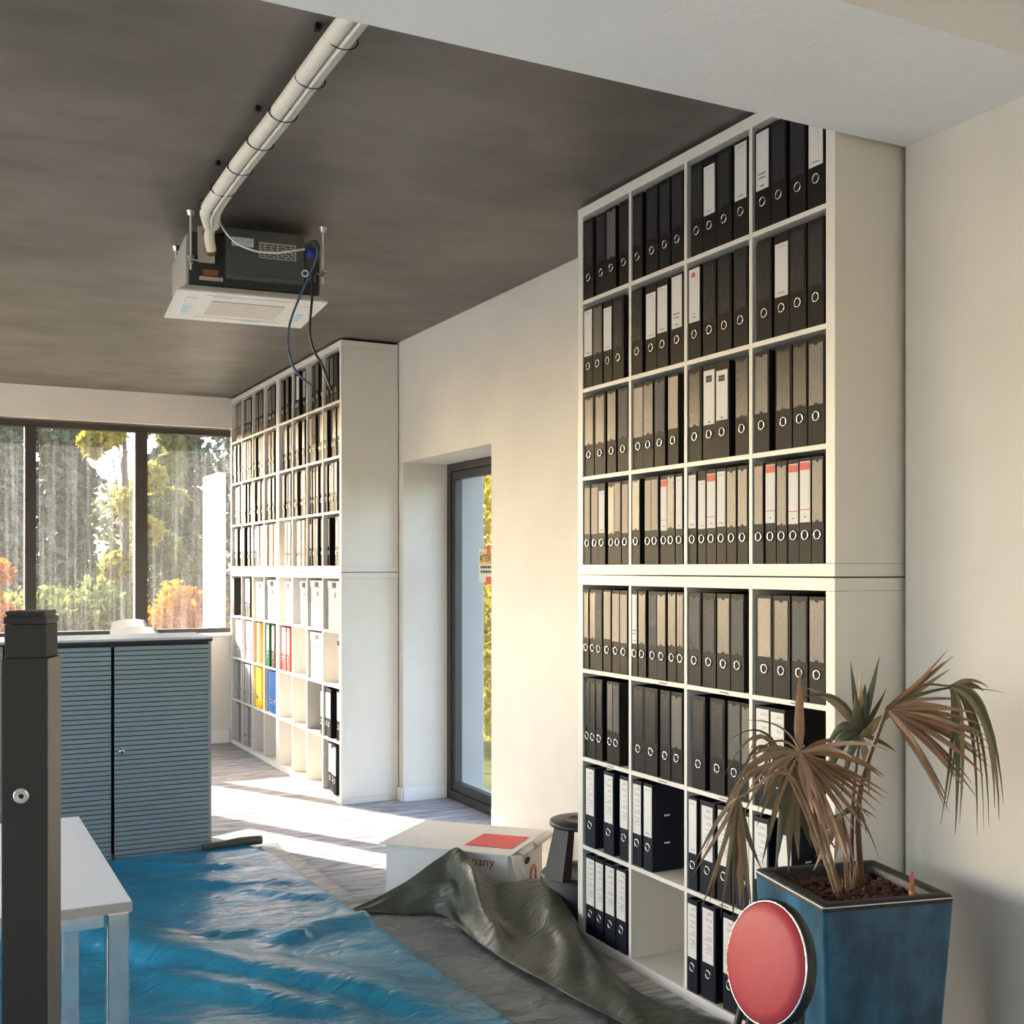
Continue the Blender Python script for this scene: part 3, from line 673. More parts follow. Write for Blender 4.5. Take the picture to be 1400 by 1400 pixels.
def olive_f(u, v):
    y = 1.3 + v * (6.16 - 1.3)
    if y > 4.85: right = 1.75 - .04 * (y - 4.85) + .02 * hash_noise(0, y, 5, 1) + .012 * hash_noise(0, y, 16, 1)
    elif y > 4.55: right = 1.75 + (4.85 - y) / .3 * .15
    else: right = 1.90 + (4.55 - y) * .30
    right = min(right, 2.32)
    x = -.6 + u * (right + .6)
    h = .003 + .011 * abs(hash_noise(x * .5 + y * 1.1, y * .9 - x * .6, 8, 4)) + .005 * hash_noise(x, y * 1.8, 12, 6) * (1 if x > 1.5 else .2)
    if x < 1.6: h = .002
    return (x, y, max(h, .001))
ot = grid_obj('ground_tarp', olive_f, 150, 220, 'tarp_olive_lit')
tag(ot, 'crinkled olive tarpaulin, greyed by reflected light, lying under the blue sheet', 'tarpaulin')

# folded-over part of a second tarpaulin draped against the carton
Bk = [(478, 1244, .012), (515, 1226, .05), (560, 1200, .13), (600, 1172, .215), (622, 1157, .262), (640, 1168, .24), (662, 1196, .185), (700, 1203, .17), (742, 1200, .175), (765, 1222, .15), (785, 1252, .11), (803, 1284, .07), (830, 1318, .055), (868, 1352, .045), (920, 1378, .035), (985, 1396, .022), (1015, 1412, .016)]
Fr = [(490, 1247, .010), (530, 1249, .012), (565, 1250, .014), (600, 1250, .016), (622, 1262, .020), (645, 1282, .022), (672, 1302, .024), (705, 1322, .026), (742, 1340, .028), (772, 1358, .03), (805, 1375, .03), (838, 1392, .03), (875, 1412, .03), (915, 1434, .028), (960, 1456, .024), (1010, 1480, .02), (1030, 1492, .016)]
BC = catmull([onz(*p) for p in Bk], 6); FC = catmull([onz(*p) for p in Fr], 6)
def drape(u, v):
    n = len(BC) - 1; f = u * n; i = min(int(f), n - 1); t = f - i
    b = BC[i].lerp(BC[i + 1], t); c = FC[i].lerp(FC[i + 1], t)
    if v < .12:   # tucked under lip
        q = v / .12; p = c + Vector((.035, .05, 0)) * (1 - q); p.z = .012 + (c.z - .012) * q; return p
    if v > .9:    # back side falling behind the crest
        q = (v - .9) / .1; p = b + Vector((.02, .04, 0)) * q; p.z = b.z * (1 - .75 * q) + .008 * q; return p
    s = (v - .12) / .78
    p = c.lerp(b, s); hh = b.z - c.z
    p.z = c.z + hh * (s ** 1.25)
    # folds running from crest to hem
    fold = sin(u * 34 + 3 * s + 2.0 * hash_noise(u * 3, s, 2, 3)) * .011 + sin(u * 71 - 5 * s) * .004 + .022 * hash_noise(u * 6, s * 2, 1.6, 11)
    p.z += fold * sin(pi * min(1, s)) ** .6 * (.6 + 1.2 * min(1, hh / .2))
    p.z = max(p.z, .014)
    return p
dt = grid_obj('draped_tarp', drape, 150, 44, 'tarp_olive')
tag(dt, 'dark olive tarpaulin folded up against the white carton', 'tarpaulin')
# rolled end of sheet near the cabinet
e1 = onz(322, 1165, .02); e2 = onz(372, 1171, .02)
k = m1('tarp_olive').tube([(1.30, 6.09, .033), (1.40, 6.10, .035), (1.50, 6.105, .04), (1.62, 6.115, .038)], [.02, .022, .026, .024], 10)
tag(k.build('rolled_sheet'), 'short roll of olive sheeting at the corner of the blue sheet', 'plastic sheet')

# ================================================================== CARTON
e1 = Vector((.66, -.75, 0)).normalized(); e2 = Vector((.75, .66, 0)).normalized()
ca = Vector((1.893, 4.955, 0)); bw, bdp, bh = .60, .44, .235
CM = Matrix(((e1.x, e2.x, 0, ca.x), (e1.y, e2.y, 0, ca.y), (0, 0, 1, 0), (0, 0, 0, 1)))
cart = thing('archive_carton', 'white cardboard archive carton with red lid panel by the olive tarpaulin', 'carton'); cart.matrix_world = CM
k = m1('carton'); k.box(0, bw, 0, .005, 0, bh); k.box(0, bw, bdp - .005, bdp, 0, bh); k.box(0, .005, .005, bdp - .005, 0, bh); k.box(bw - .005, bw, .005, bdp - .005, 0, bh); k.box(.005, bw - .005, .005, bdp - .005, 0, .005)
k.build('box_body', cart)
k = m1('carton'); k.add([(-.022, -.03, bh + .006), (bw + .02, -.02, bh + .006), (bw + .022, bdp + .02, bh + .016), (-.02, bdp + .02, bh + .012), (-.022, -.03, bh + .0), (bw + .02, -.02, bh), (bw + .022, bdp + .02, bh + .008), (-.02, bdp + .02, bh + .004)],
                        [(0, 1, 2, 3), (7, 6, 5, 4), (0, 4, 5, 1), (1, 5, 6, 2), (2, 6, 7, 3), (3, 7, 4, 0)])
k.build('lid', cart)
# torn lid flaps: a strip hanging at the near corner, a rolled edge at the far corner
k = m1('carton')
def flap(pts, th=.004):
    n = len(pts); P_ = [Vector(p) for p in pts]; nn = (P_[1] - P_[0]).cross(P_[2] - P_[1]).normalized() * th; Q_ = [p + nn for p in P_]
    k.add(P_ + Q_, [tuple(range(n - 1, -1, -1)), tuple(range(n, 2 * n))] + [(i, (i + 1) % n, n + (i + 1) % n, n + i) for i in range(n)])
Y = bw + .021
flap([(Y, -.018, bh + .003), (Y + .045, -.055, bh - .10), (Y + .075, -.005, bh - .105), (Y + .018, .06, bh - .01)])
flap([(Y + .001, .06, bh - .002), (Y + .012, .10, bh - .02), (Y + .016, bdp + .02, bh - .018), (Y + .001, bdp + .02, bh + .014)])
k.tube([(Y + .008, bdp * .55, bh - .008), (Y + .012, bdp + .02, bh - .002)], .016, 10)
k.build('end_flap', cart)
m1('carton_red').add([(.36, .07, bh + .0105), (.585, .08, bh + .0105), (.590, .30, bh + .0145), (.365, .29, bh + .0145)], [(0, 1, 2, 3)]).build('red_panel', cart)
k = m1('hole_black').lathe([(.020, 0), (.020, .001)], 14, M=Matrix.Translation((bw + .0002, bdp * .55, bh * .66)) @ Matrix.Rotation(pi / 2, 4, 'Y') @ Matrix.Diagonal((.8, 1.7, 1, 1)), smooth=False); k.build('hand_hole', cart)
k = m1('carton_red')
for rr in (.040, .026): k.tube([(bw + .001, bdp * .72 + rr * cos(q), bh * .32 + rr * sin(q) * 1.1) for q in [pi * j / 10 for j in range(11)]], .0028, 5).tube([(bw + .001, bdp * .72 + rr, bh * .32), (bw + .001, bdp * .72 + rr, .02)], .0028, 5).tube([(bw + .001, bdp * .72 - rr, bh * .32), (bw + .001, bdp * .72 - rr, .02)], .0028, 5)
k.build('red_loops', cart)
o = put('lettering', text_mesh('pany', .06, 'carton_print'), cart); o.matrix_local = Matrix.Translation((.425, -.0006, bh - .058)) @ Matrix.Rotation(pi / 2, 4, 'X')
m1('carton_red').box(.50, bw - .02, -.0008, -.0001, .02, .09).build('red_band', cart)

# ================================================================== STEP STOOL
st = thing('step_stool', 'round black plastic step stool between the wall and palm-side shelf', 'stool', (2.515, 4.222, 0))
k = m1('stool_black').lathe([(.135, .400), (.150, .404), (.152, .412), (.148, .424), (.10, .425), (.098, .428), (.07, .428), (.068, .425), (.001, .425)], 32, caps=False); k.lathe([(.001, .398), (.135, .400)], 32, caps=False); k.build('top_step', st)
k = m1('stool_black').lathe([(.205, 0), (.207, .01), (.190, .195), (.182, .205), (.12, .206), (.118, .202), (.001, .202)], 32, caps=False); k.build('lower_step', st)
for q in range(4):
    aq = radians(104 + 90 * q)
    M = Matrix.Rotation(aq, 4, 'Z')
    m1('stool_black').add([M @ Vector(v) for v in [(.14, -.06, .2), (.185, -.055, .2), (.185, .055, .2), (.14, .06, .2), (.105, -.045, .401), (.138, -.042, .401), (.138, .042, .401), (.105, .045, .401)]],
                          [(0, 3, 2, 1), (4, 5, 6, 7), (0, 1, 5, 4), (1, 2, 6, 5), (2, 3, 7, 6), (3, 0, 4, 7)]).build('upright', st)

# ================================================================== CHAIRS BEHIND CABINETS
def chair(x, y, rz, label, zt):
    t = thing('visitor_chair', label, 'chair', (x, y, 0), rz, 'chairs behind the cabinets')
    k = m1('chair_shell'); n = 8
    vs = []; 
    for j in range(n + 1):
        z = .50 + (zt - .50) * j / n; hw = .20 - .02 * (j / n) ** 3; yb = .22 + .07 * j / n
        for i in range(9):
            s = i / 8 * 2 - 1; vs.append((hw * s, yb - .05 * s * s, z - (.02 * s * s * s * s if j == n else 0)))
    fs = [(j * 9 + i, j * 9 + i + 1, (j + 1) * 9 + i + 1, (j + 1) * 9 + i) for j in range(n) for i in range(8)]
    k.add(vs, fs, True); k.add([(a_, b_ + .02, c_) for a_, b_, c_ in vs], [f[::-1] for f in fs], True)
    top = list(range(n * 9, n * 9 + 9)); o = len(vs)
    k.add([vs[i] for i in top] + [(vs[i][0], vs[i][1] + .02, vs[i][2]) for i in top], [(i, i + 9, i + 10, i + 1) for i in range(8)])
    for sgn in (0, 8):
        col_ = [j * 9 + sgn for j in range(n + 1)]
        k.add([vs[i] for i in col_] + [(vs[i][0], vs[i][1] + .02, vs[i][2]) for i in col_], [(i, i + 1, i + n + 2, i + n + 1) for i in range(n)])
    k.build('backrest', t)
    m1('chair_shell').bbox(-.22, .22, -.22, .22, .43, .475, .015).build('seat', t)
    for sx in (-1, 1):
        m1('chrome').tube([(.2 * sx, -.2, 0), (.19 * sx, -.17, .43)], .011).build('leg', t); m1('chrome').tube([(.2 * sx, .24, 0), (.19 * sx, .18, .43)], .011).build('leg', t)
        m1('chrome').tube([(.15 * sx, .17, .45), (.15 * sx, .235, .60)], .010).build('back_support', t)
for (px_, py_, Y_, lab_) in ((180, 847, 7.72, 'pale chair with the taller backrest peeking over the cabinet'), (193, 857, 7.04, 'pale chair with the lower backrest peeking over the cabinet')):
    c_ = ony(px_, py_, Y_); a_ = radians(-66); chair(c_.x + .27 * sin(a_), Y_ - .27 * cos(a_), a_, lab_, c_.z)

# ================================================================== AIR CONDITIONER
AR = -.087
ac = thing('ceiling_air_conditioner', 'open ceiling cassette air conditioner hanging from the dark ceiling', 'air conditioner', (1.262, 5.06, 0), AR)
zb, zt = 2.672, 2.905; hb = .277
k = m1('ac_dark').bbox(-hb + .012, hb, -hb, hb, zb, zt - .02, .004); k.build('body', ac)
m1('insul_black').lathe([(.24, zt - .02), (.26, zt), (.20, zt + .008), (.001, zt + .008)], 28, caps=False).build('top_insulation', ac)
m1('ac_sheet').bbox(-hb, -hb + .0118, -hb + .01, hb, zb + .004, zt - .03, .002).build('side_sheet', ac)
# near face
yn = -hb - .001
k = m1('ac_cover'); y_ = yn - .030
k.bbox(-.122, .205, y_, yn, zb + .028, zt + .004, .004); k.bbox(-.10, .18, y_ - .004, y_ - .0002, zb + .045, zb + .052, .001); k.build('control_box', ac)
m1('sticker_white').box(-.098, -.008, y_ - .0012, y_ - .0003, 2.835, 2.872).use('sticker_blue').lathe([(.009, 0), (.009, .0006)], 12, M=Matrix.Translation((-.020, y_ - .0013, 2.858)) @ Matrix.Rotation(pi / 2, 4, 'X'), smooth=False).build('information_sticker', ac)
k = m1('ac_sheet').box(.015, .170, y_ - .0012, y_ - .0003, 2.795, 2.862); k.use('ac_dark')
for j in range(6):
    x = .02
    while x < .155:
        l = random.uniform(.01, .03); k.box(x, min(x + l, .165), y_ - .0018, y_ - .0012, 2.800 + j * .0098, 2.805 + j * .0098); x += l + .006
k.build('rating_plate', ac)
k = m1('ac_plate').bbox(-.232, -.165, yn - .022, yn, 2.758, 2.905, .003); k.build('pipe_plate', ac)
MY = lambda x, y, z: Matrix.Translation((x, y, z)) @ Matrix.Rotation(pi / 2, 4, 'X')
for x, z in ((-.192, 2.872), (-.183, 2.806)):
    m1('copper').lathe([(.024, 0), (.024, .006), (.014, .008), (.013, .03), (.018, .032), (.018, .048), (.008, .05)], 16, M=MY(x, yn - .022, z)).build('pipe_valve', ac)
m1('ac_plate').bbox(-.225, -.13, yn - .012, yn, zb + .015, zb + .03, .002).use('copper').box(-.21, -.15, yn - .008, yn, zb + .035, zb + .06).build('drain_tray', ac)
m1('ac_cover').bbox(.208, .262, yn - .015, yn, 2.72, 2.885, .004).build('junction_box', ac)
m1('blue_plastic').lathe([(.022, 0), (.022, .012), (.016, .014), (.016, .03), (.008, .032)], 14, M=MY(.232, yn - .015, 2.838)).build('cable_gland', ac)
# fascia panel
pz = 2.638; hp = .312; hq = .285
k = m1('ac_white'); ins = .02
v0 = [(-hp, -hq, pz), (hp, -hq, pz), (hp, hq, pz), (-hp, hq, pz)]; v1 = [(-hp, -hq, pz + .006), (hp, -hq, pz + .006), (hp, hq, pz + .006), (-hp, hq, pz + .006)]
v2 = [(-hp + .04, -hq + .02, pz + .03), (hp - .04, -hq + .02, pz + .03), (hp - .04, hq - .02, pz + .03), (-hp + .04, hq - .02, pz + .03)]
k.add(v0 + v1 + v2, [(3, 2, 1, 0)] + [(i, (i + 1) % 4, 4 + (i + 1) % 4, 4 + i) for i in range(4)] + [(4 + i, 4 + (i + 1) % 4, 8 + (i + 1) % 4, 8 + i) for i in range(4)] + [(8, 9, 10, 11)])
k.build('fascia_panel', ac)
g = m1('ac_grille').bbox(-.155, .155, -.135, .135, pz - .004, pz - .0002, .002).build('intake_grille', ac)
for (x0, x1, y0, y1) in ((-.19, .19, -.235, -.195), (-.19, .19, .195, .235), (-.265, -.222, -.17, .17), (.222, .265, -.17, .17)):
    o = m1('white_trim').bbox(x0, x1, y0, y1, pz - .003, pz - .0002, .0015).build('louvre', ac)
for (x0, x1, y0, y1) in ((-.16, -.08, -.228, -.203), (-.26, -.228, -.02, .12), (.228, .26, -.02, .12), (.02, .1, .203, .228)):
    m1('sticker_blue').box(x0, x1, y0, y1, pz - .0042, pz - .0032).build('protective_tape', ac)
m1('ac_dark').box(-.16, .17, -hq + .012, -hq + .016, pz + .012, pz + .02).build('panel_slot', ac)
# hanger rods
for (x, y) in ((-.262, -hb - .028), (.29, -hb - .005), (-.262, hb - .02), (.29, hb - .02)):
    o = m1('cable_white').tube([(x, y, 2.72), (x, y, ZC - .001)], .0045, 8).build('hanger_rod', ac)
    m1('steel').lathe([(.012, ZC - .022), (.019, ZC - .001)], 12, c=(x, y, 0)).build('ceiling_anchor', o)
    k = m1('steel').lathe([(.009, 2.762), (.009, 2.772)], 6, c=(x, y, 0), smooth=False).lathe([(.016, 2.7725), (.016, 2.775)], 12, c=(x, y, 0), smooth=False).lathe([(.009, 2.745), (.009, 2.755)], 6, c=(x, y, 0), smooth=False).build('nut', o)
    m1('steel').box(x - .014, x + .014, min(y, 0) if False else y - .014, y + .014, 2.7555, 2.7615).box(*( (x, x + .03) if x < 0 else (x - .03, x)), y - .006, y + .006, 2.7555, 2.7615).build('bracket', o)
RI = Matrix.Translation((1.262, 5.06, 0)) @ Matrix.Rotation(AR, 4, 'Z'); RIi = RI.inverted()
def loc(px, py, wz): return RIi @ onw(px, py, wz)
zz = lambda x, y: (x / 4.829 + 200, y / 4.829 + 250)
def cable(name, pts, r, m, wz=4.62):
    c = [loc(*zz(x, y), wz + d) for x, y, d in pts]; m1(m).tube(catmull(c, 8), r, 7).build(name, ac)
cable('black_cable', [(1060, 400, .02), (1115, 385, -.02), (1138, 430, -.02), (1120, 540, 0), (1098, 640, 0), (1095, 760, 0), (1080, 980, 0), (1110, 1110, .02), (1165, 1210, .03), (1222, 1372, .05)], .0052, 'black_plastic')
cable('blue_cable', [(1100, 400, .02), (1128, 430, -.02), (1125, 500, -.02), (1075, 620, 0), (1010, 760, 0), (950, 920, 0), (935, 1060, 0), (965, 1200, 0), (1020, 1280, 0), (1092, 1338, .0)], .0048, 'cable_blue')
cable('white_cable', [(470, 230, .0), (520, 320, -.02), (600, 400, -.02), (720, 450, -.03), (850, 462, -.03), (960, 450, -.03), (1045, 438, -.01)], .004, 'cable_white')
k = m1('cable_white').torus(.012, .003, RIi @ Matrix.Translation(onw(*zz(1048, 598), 4.60)) @ Matrix.Rotation(YAW * -1, 4, 'Z') @ Matrix.Rotation(pi / 2, 4, 'X'), 14, 5).build('cable_clip', ac)

# pipe bundle along the ceiling
pipe = thing('refrigerant_pipes', 'white insulated pipe bundle strapped along the dark ceiling to the air conditioner', 'pipe')
endp = ony(288, 346, 4.70)
def lane(dx, dz, k=1):
    return [(.985 + dx, YBE + .002, 2.905 + dz), (.985 + dx, 3.0, 2.905 + dz), (.992 + dx, 3.5, 2.905 + dz), (.992 + dx, 3.95, 2.905 + dz), (.995 + dx, 4.3, 2.90 + dz), (1.00 + dx, 4.52, 2.89 + dz), (1.028 + dx * .6, 4.64, 2.87 + dz * .6)]
m1('pipe_white').tube(catmull(lane(-.020, 0) , 8), .0225, 12).build('suction_pipe', pipe)
m1('pipe_white').tube(catmull(lane(.022, .006) + [tuple(onw(290, 306, 4.62)), tuple(onw(286, 322, 4.62)), tuple(onw(289, 342, 4.66))], 8), .0200, 12).build('liquid_pipe', pipe)
m1('cable_white').tube(catmull(lane(.004, -.022), 6), .0055, 7).build('control_cable', pipe)
for y in (2.66, 2.92, 3.2, 3.48, 3.75, 4.02, 4.28, 4.5):
    M = Matrix.Translation((.99, y, 2.903)) @ Matrix.Rotation(pi / 2, 4, 'X') @ Matrix.Diagonal((1.55, .92, 1, 1))
    o = m1('black_plastic').torus(.0285, .0018, M, 18, 5).build('cable_tie', pipe)
for i, y in enumerate((2.70, 2.98, 3.3, 3.6, 3.9, 4.15)):
    s = -1 if i % 2 else 1
    m1('black_plastic').bbox(.99 + s * .048 - .008, .99 + s * .048 + .008, y - .01, y + .01, ZC - .018, ZC - .0005, .002).build('ceiling_clip', pipe)

# ================================================================== POTTED PALM
PZ = .66; PR = radians(-12.5)
pcx, pcy = 2.2125, 2.326
palm = thing('potted_palm', 'drying palm in a square blue glazed pot beside the bookcase', 'potted plant', (pcx, pcy, 0))
hs, hbm = .188, .150
RP = Matrix.Rotation(PR, 4, 'Z')
def sq(s, z, rr=.012):
    out = []
    for cx_, cy_, a0 in ((1, -1, -90), (1, 1, 0), (-1, 1, 90), (-1, -1, 180)):
        for j in range(4):
            q = radians(a0 + 30 * j); out.append(RP @ Vector((cx_ * (s - rr) + rr * cos(q), cy_ * (s - rr) + rr * sin(q), z)))
    return out
def loft(k, rings, smooth=True):
    n = len(rings[0]); vs = [v for r in rings for v in r]; fs = []
    for i in range(len(rings) - 1):
        for j in range(n): fs.append((i * n + j, i * n + (j + 1) % n, (i + 1) * n + (j + 1) % n, (i + 1) * n + j))
    return k.add(vs, fs, smooth)
k = loft(m1('pot_glaze'), [sq(hbm, 0), sq(hbm + .003, .01)] + [sq(hbm + (hs - hbm) * (z / PZ), z) for z in (.15, .3, .45, .6, PZ - .018)]); k.build('pot', palm)
k = loft(m1('pot_rim'), [sq(hs - .001, PZ - .0178), sq(hs, PZ - .006), sq(hs - .005, PZ), sq(hs - .034, PZ - .001), sq(hs - .038, PZ - .008), sq(hs - .042, PZ - .10)]); k.build('pot_rim', palm)
k = loft(m1('ring_metal') if False else m1('paper_block'), [sq(hs + .0004, PZ - .0072), sq(hs + .0003, PZ - .0045)]); k.build('rim_glaze_edge', palm)
k = m1('clay'); n_ = 0; rg = random.Random(4)
k.add([RP @ Vector(v) for v in [(-.146, -.146, PZ - .034), (.146, -.146, PZ - .034), (.146, .146, PZ - .05), (-.146, .146, PZ - .034)]], [(0, 1, 2, 3)])
ico = bmesh.new(); bmesh.ops.create_icosphere(ico, subdivisions=1, radius=1); iv = [v.co.copy() for v in ico.verts]; iff = [[v.index for v in f.verts] for f in ico.faces]; ico.free()
for i in range(800):
    r = rg.uniform(.005, .0095); c = RP @ Vector((rg.uniform(-.138, .138), rg.uniform(-.138, .138), PZ - .032 + rg.uniform(0, .012)))
    M = Matrix.Rotation(rg.uniform(0, 6), 3, 'Z'); sx, sy, sz = rg.uniform(.7, 1.3), rg.uniform(.7, 1.2), rg.uniform(.6, 1)
    k.add([c + M @ Vector((v.x * r * sx, v.y * r * sy, v.z * r * sz)) for v in iv], iff, True)
o = k.build('clay_granules', palm); o['kind'] = 'stuff'
# water gauge
gp = onz(1241, 1216, PZ - .04); gb = Vector((gp.x - pcx, gp.y - pcy, 0))
gq = onw(1242, 1216, 0)
gbase = (RP @ Vector((.122, -.098, 0)))
o = m1('gauge_yellow').lathe([(.0085, PZ - .05), (.0085, PZ - .012), (.007, PZ - .008)], 12, c=gbase).build('water_gauge', palm)
m1('gauge_red').lathe([(.0065, PZ - .0078), (.0062, PZ + .034), (.0045, PZ + .042), (.001, PZ + .043)], 12, c=gbase, caps=False).build('indicator_tube', o)

OFF = Vector((pcx, pcy, 0))
W0 = 3.02
def pw(x, y, d=0.): return onw(x, y, W0 + d) - OFF
rl = random.Random(12)
def leaflet(parent, hub, mid, tip, wd, m, twist=0.):
    """a long folded ribbon: hub -> mid (control) -> tip"""
    n = 9; k = m1(m); vs = []; view = (OFF + hub - Vector((0, 0, H))).normalized()
    pts = []
    for i in range(n + 1):
        t = i / n; pts.append(hub * (1 - t) ** 2 + mid * 2 * t * (1 - t) + tip * t * t)
    for i, p in enumerate(pts):
        t = i / n; tg = (pts[min(i + 1, n)] - pts[max(i - 1, 0)]).normalized()
        sd = tg.cross(view)
        if sd.length < .01: sd = Vector((1, 0, 0))
        sd.normalize(); nn = sd.cross(tg)
        a = twist + t * twist * .8; sd2 = sd * cos(a) + nn * sin(a); nn2 = nn * cos(a) - sd * sin(a)
        ww = wd * .5 * (.45 + .55 * min(1, t * 3)) * max(.06, (1 - t ** 2.6))
        vs += [p - sd2 * ww + nn2 * ww * .35, p, p + sd2 * ww + nn2 * ww * .35]
    fs = []
    for i in range(n):
        b = i * 3; fs += [(b, b + 1, b + 4, b + 3), (b + 1, b + 2, b + 5, b + 4)]
    k.add(vs, fs, True); return k.build('leaflet', parent)
def frond(base, ctrl, hub, r, m, leaves, wd):
    """leaves: (midpx, tippx, depth, material, width factor)"""
    fo = m1(m).tube(catmull([base, ctrl, hub], 8), [r * (1.4 - .6 * i / 16) for i in range(17)], 8).build('frond', palm)
    for (mx, my, tx, ty, dd, mm, wf) in leaves:
        leaflet(fo, hub, pw(mx, my, dd * .6), pw(tx, ty, dd), wd * wf, mm, rl.uniform(-.6, .6))
    return fo
def fan(hx, hy, tips, dd0, mm, arch, spread=.05):
    out = []
    for (tx, ty) in tips:
        mx = (hx + tx) / 2; my = (hy + ty) / 2 - arch * abs(tx - hx) ** .8
        mx = hx + (tx - hx) * .62
        d = dd0 + rl.uniform(-spread, spread); m_ = rl.choice(mm)
        out.append((mx, my, tx, ty, d, m_, rl.uniform(.75, 1.25)))
    return out
base = lambda x, y: RP @ Vector((x, y, PZ - .05))
BRN = ['leaf_brown', 'leaf_tan', 'leaf_brown']; GRN = ['leaf_green', 'leaf_olive', 'leaf_green']; MIX = ['leaf_brown', 'leaf_olive', 'leaf_tan']
# A : brown fan in front
hubA = pw(1093, 1030, -.13)
LA = fan(1093, 1030, [(1165, 1188), (1150, 1165), (1140, 1150), (1128, 1140), (1175, 1150), (1190, 1120), (1112, 1125), (1120, 1100), (1205, 1100), (1215, 1086), (1158, 1178), (1135, 1160), (1146, 1142), (1160, 1130), (1183, 1135), (1198, 1110), (1212, 1093), (1122, 1150)], -.16, BRN, .06)
LA += fan(1093, 1030, [(1210, 1062), (1205, 1063), (1168, 1038), (1215, 1027), (1150, 1012)], -.15, ['leaf_tan', 'leaf_brown'], .55)
LA += [(1091, 985, 1094, 914, -.13, 'leaf_brown', 1.7), (1096, 985, 1099, 935, -.12, 'leaf_tan', .8), (1078, 980, 1010, 985, -.12, 'leaf_olive', .7), (1060, 985, 1010, 1060, -.1, 'leaf_brown', .8)]
LA += fan(1093, 1030, [(1010, 1105), (1003, 1070), (1020, 1045), (1040, 1100), (1032, 1120), (1052, 1150), (996, 1090), (1012, 1125)], -.18, ['leaf_olive', 'leaf_olive', 'leaf_brown', 'leaf_tan'], .9)
LA = [(a, b, c, d, e, f, g * (.62 if c < 1060 else 1)) for a, b, c, d, e, f, g in LA]
LA += [(1104, 1062, 1122, 1128, -.17, 'leaf_brown', 1.7), (1110, 1066, 1136, 1140, -.18, 'leaf_brown', 1.6), (1100, 1070, 1112, 1112, -.18, 'leaf_tan', 1.7), (1116, 1072, 1150, 1158, -.17, 'leaf_tan', 1.2)]
frond(base(-.03, -.01), pw(1120, 1120, -.04), hubA, .0052, 'petiole_tan', LA, .017)
# A2 : left-arching, drooping olive leaves
hubE = pw(1072, 1045, -.08)
LE = [(1030, 985, 1012, 1075, -.1, 'leaf_olive', .8), (1040, 975, 1022, 1035, -.06, 'leaf_brown', .8), (1030, 1005, 980, 1130, -.16, 'leaf_tan', .9), (1020, 1030, 962, 1165, -.18, 'leaf_tan', .8),
      (1045, 1000, 1002, 1100, -.05, 'leaf_olive', .8), (1055, 990, 1038, 1080, 0., 'leaf_green', .9), (1050, 975, 1000, 1010, -.08, 'leaf_green', .6), (1040, 960, 990, 1060, -.1, 'leaf_olive', .6)]
frond(base(-.02, .02), pw(1105, 1120, -.02), hubE, .0045, 'petiole_tan', LE, .016)
hubE2 = pw(1010, 1090, -.22)
LE2 = [(1000, 1130, 958, 1245, -.25, 'leaf_olive', .8), (990, 1150, 970, 1235, -.24, 'leaf_brown', .8), (1000, 1160, 985, 1255, -.24, 'leaf_olive', 1.), (1005, 1170, 1002, 1262, -.23, 'leaf_green', 1.1),
       (1010, 1165, 1012, 1240, -.22, 'leaf_olive', 1.2), (1015, 1160, 1028, 1245, -.21, 'leaf_olive', 1.1), (1020, 1140, 1042, 1190, -.2, 'leaf_green', 1.2), (1012, 1150, 1018, 1258, -.24, 'leaf_brown', .9), (995, 1120, 945, 1200, -.26, 'leaf_tan', .7), (985, 1105, 950, 1180, -.26, 'leaf_olive', .7)]
frond(base(-.045, -.02), pw(1085, 1065, -.12), hubE2, .004, 'petiole_tan', LE2, .018)
# F : dark green hanging behind A
hubF = pw(1082, 1040, .02)
LF = [(1072, 1090, 1060, 1190, .02, 'leaf_green', 1.3), (1082, 1100, 1078, 1195, .03, 'leaf_olive', 1.3), (1090, 1100, 1110, 1160, .05, 'leaf_green', 1.4), (1095, 1110, 1122, 1180, .06, 'leaf_olive', 1.3), (1066, 1080, 1042, 1180, .0, 'leaf_green', .9), (1062, 1060, 1035, 1130, -.02, 'leaf_olive', .9), (1105, 1100, 1145, 1165, .06, 'leaf_green', 1.2), (1078, 1090, 1068, 1150, -.02, 'leaf_green', 1.4)]
LF += [(1076, 1080, 1066, 1165, .03, 'leaf_green', 1.5), (1086, 1090, 1092, 1175, .04, 'leaf_olive', 1.5), (1070, 1075, 1050, 1150, .0, 'leaf_olive', 1.1), (1098, 1090, 1130, 1150, .05, 'leaf_olive', 1.4), (1060, 1000, 1030, 1050, .02, 'leaf_green', 1.2), (1064, 1010, 1044, 1085, .02, 'leaf_olive', 1.2)]
frond(base(-.005, .03), pw(1112, 1110, .05), hubF, .0045, 'petiole', LF, .024)
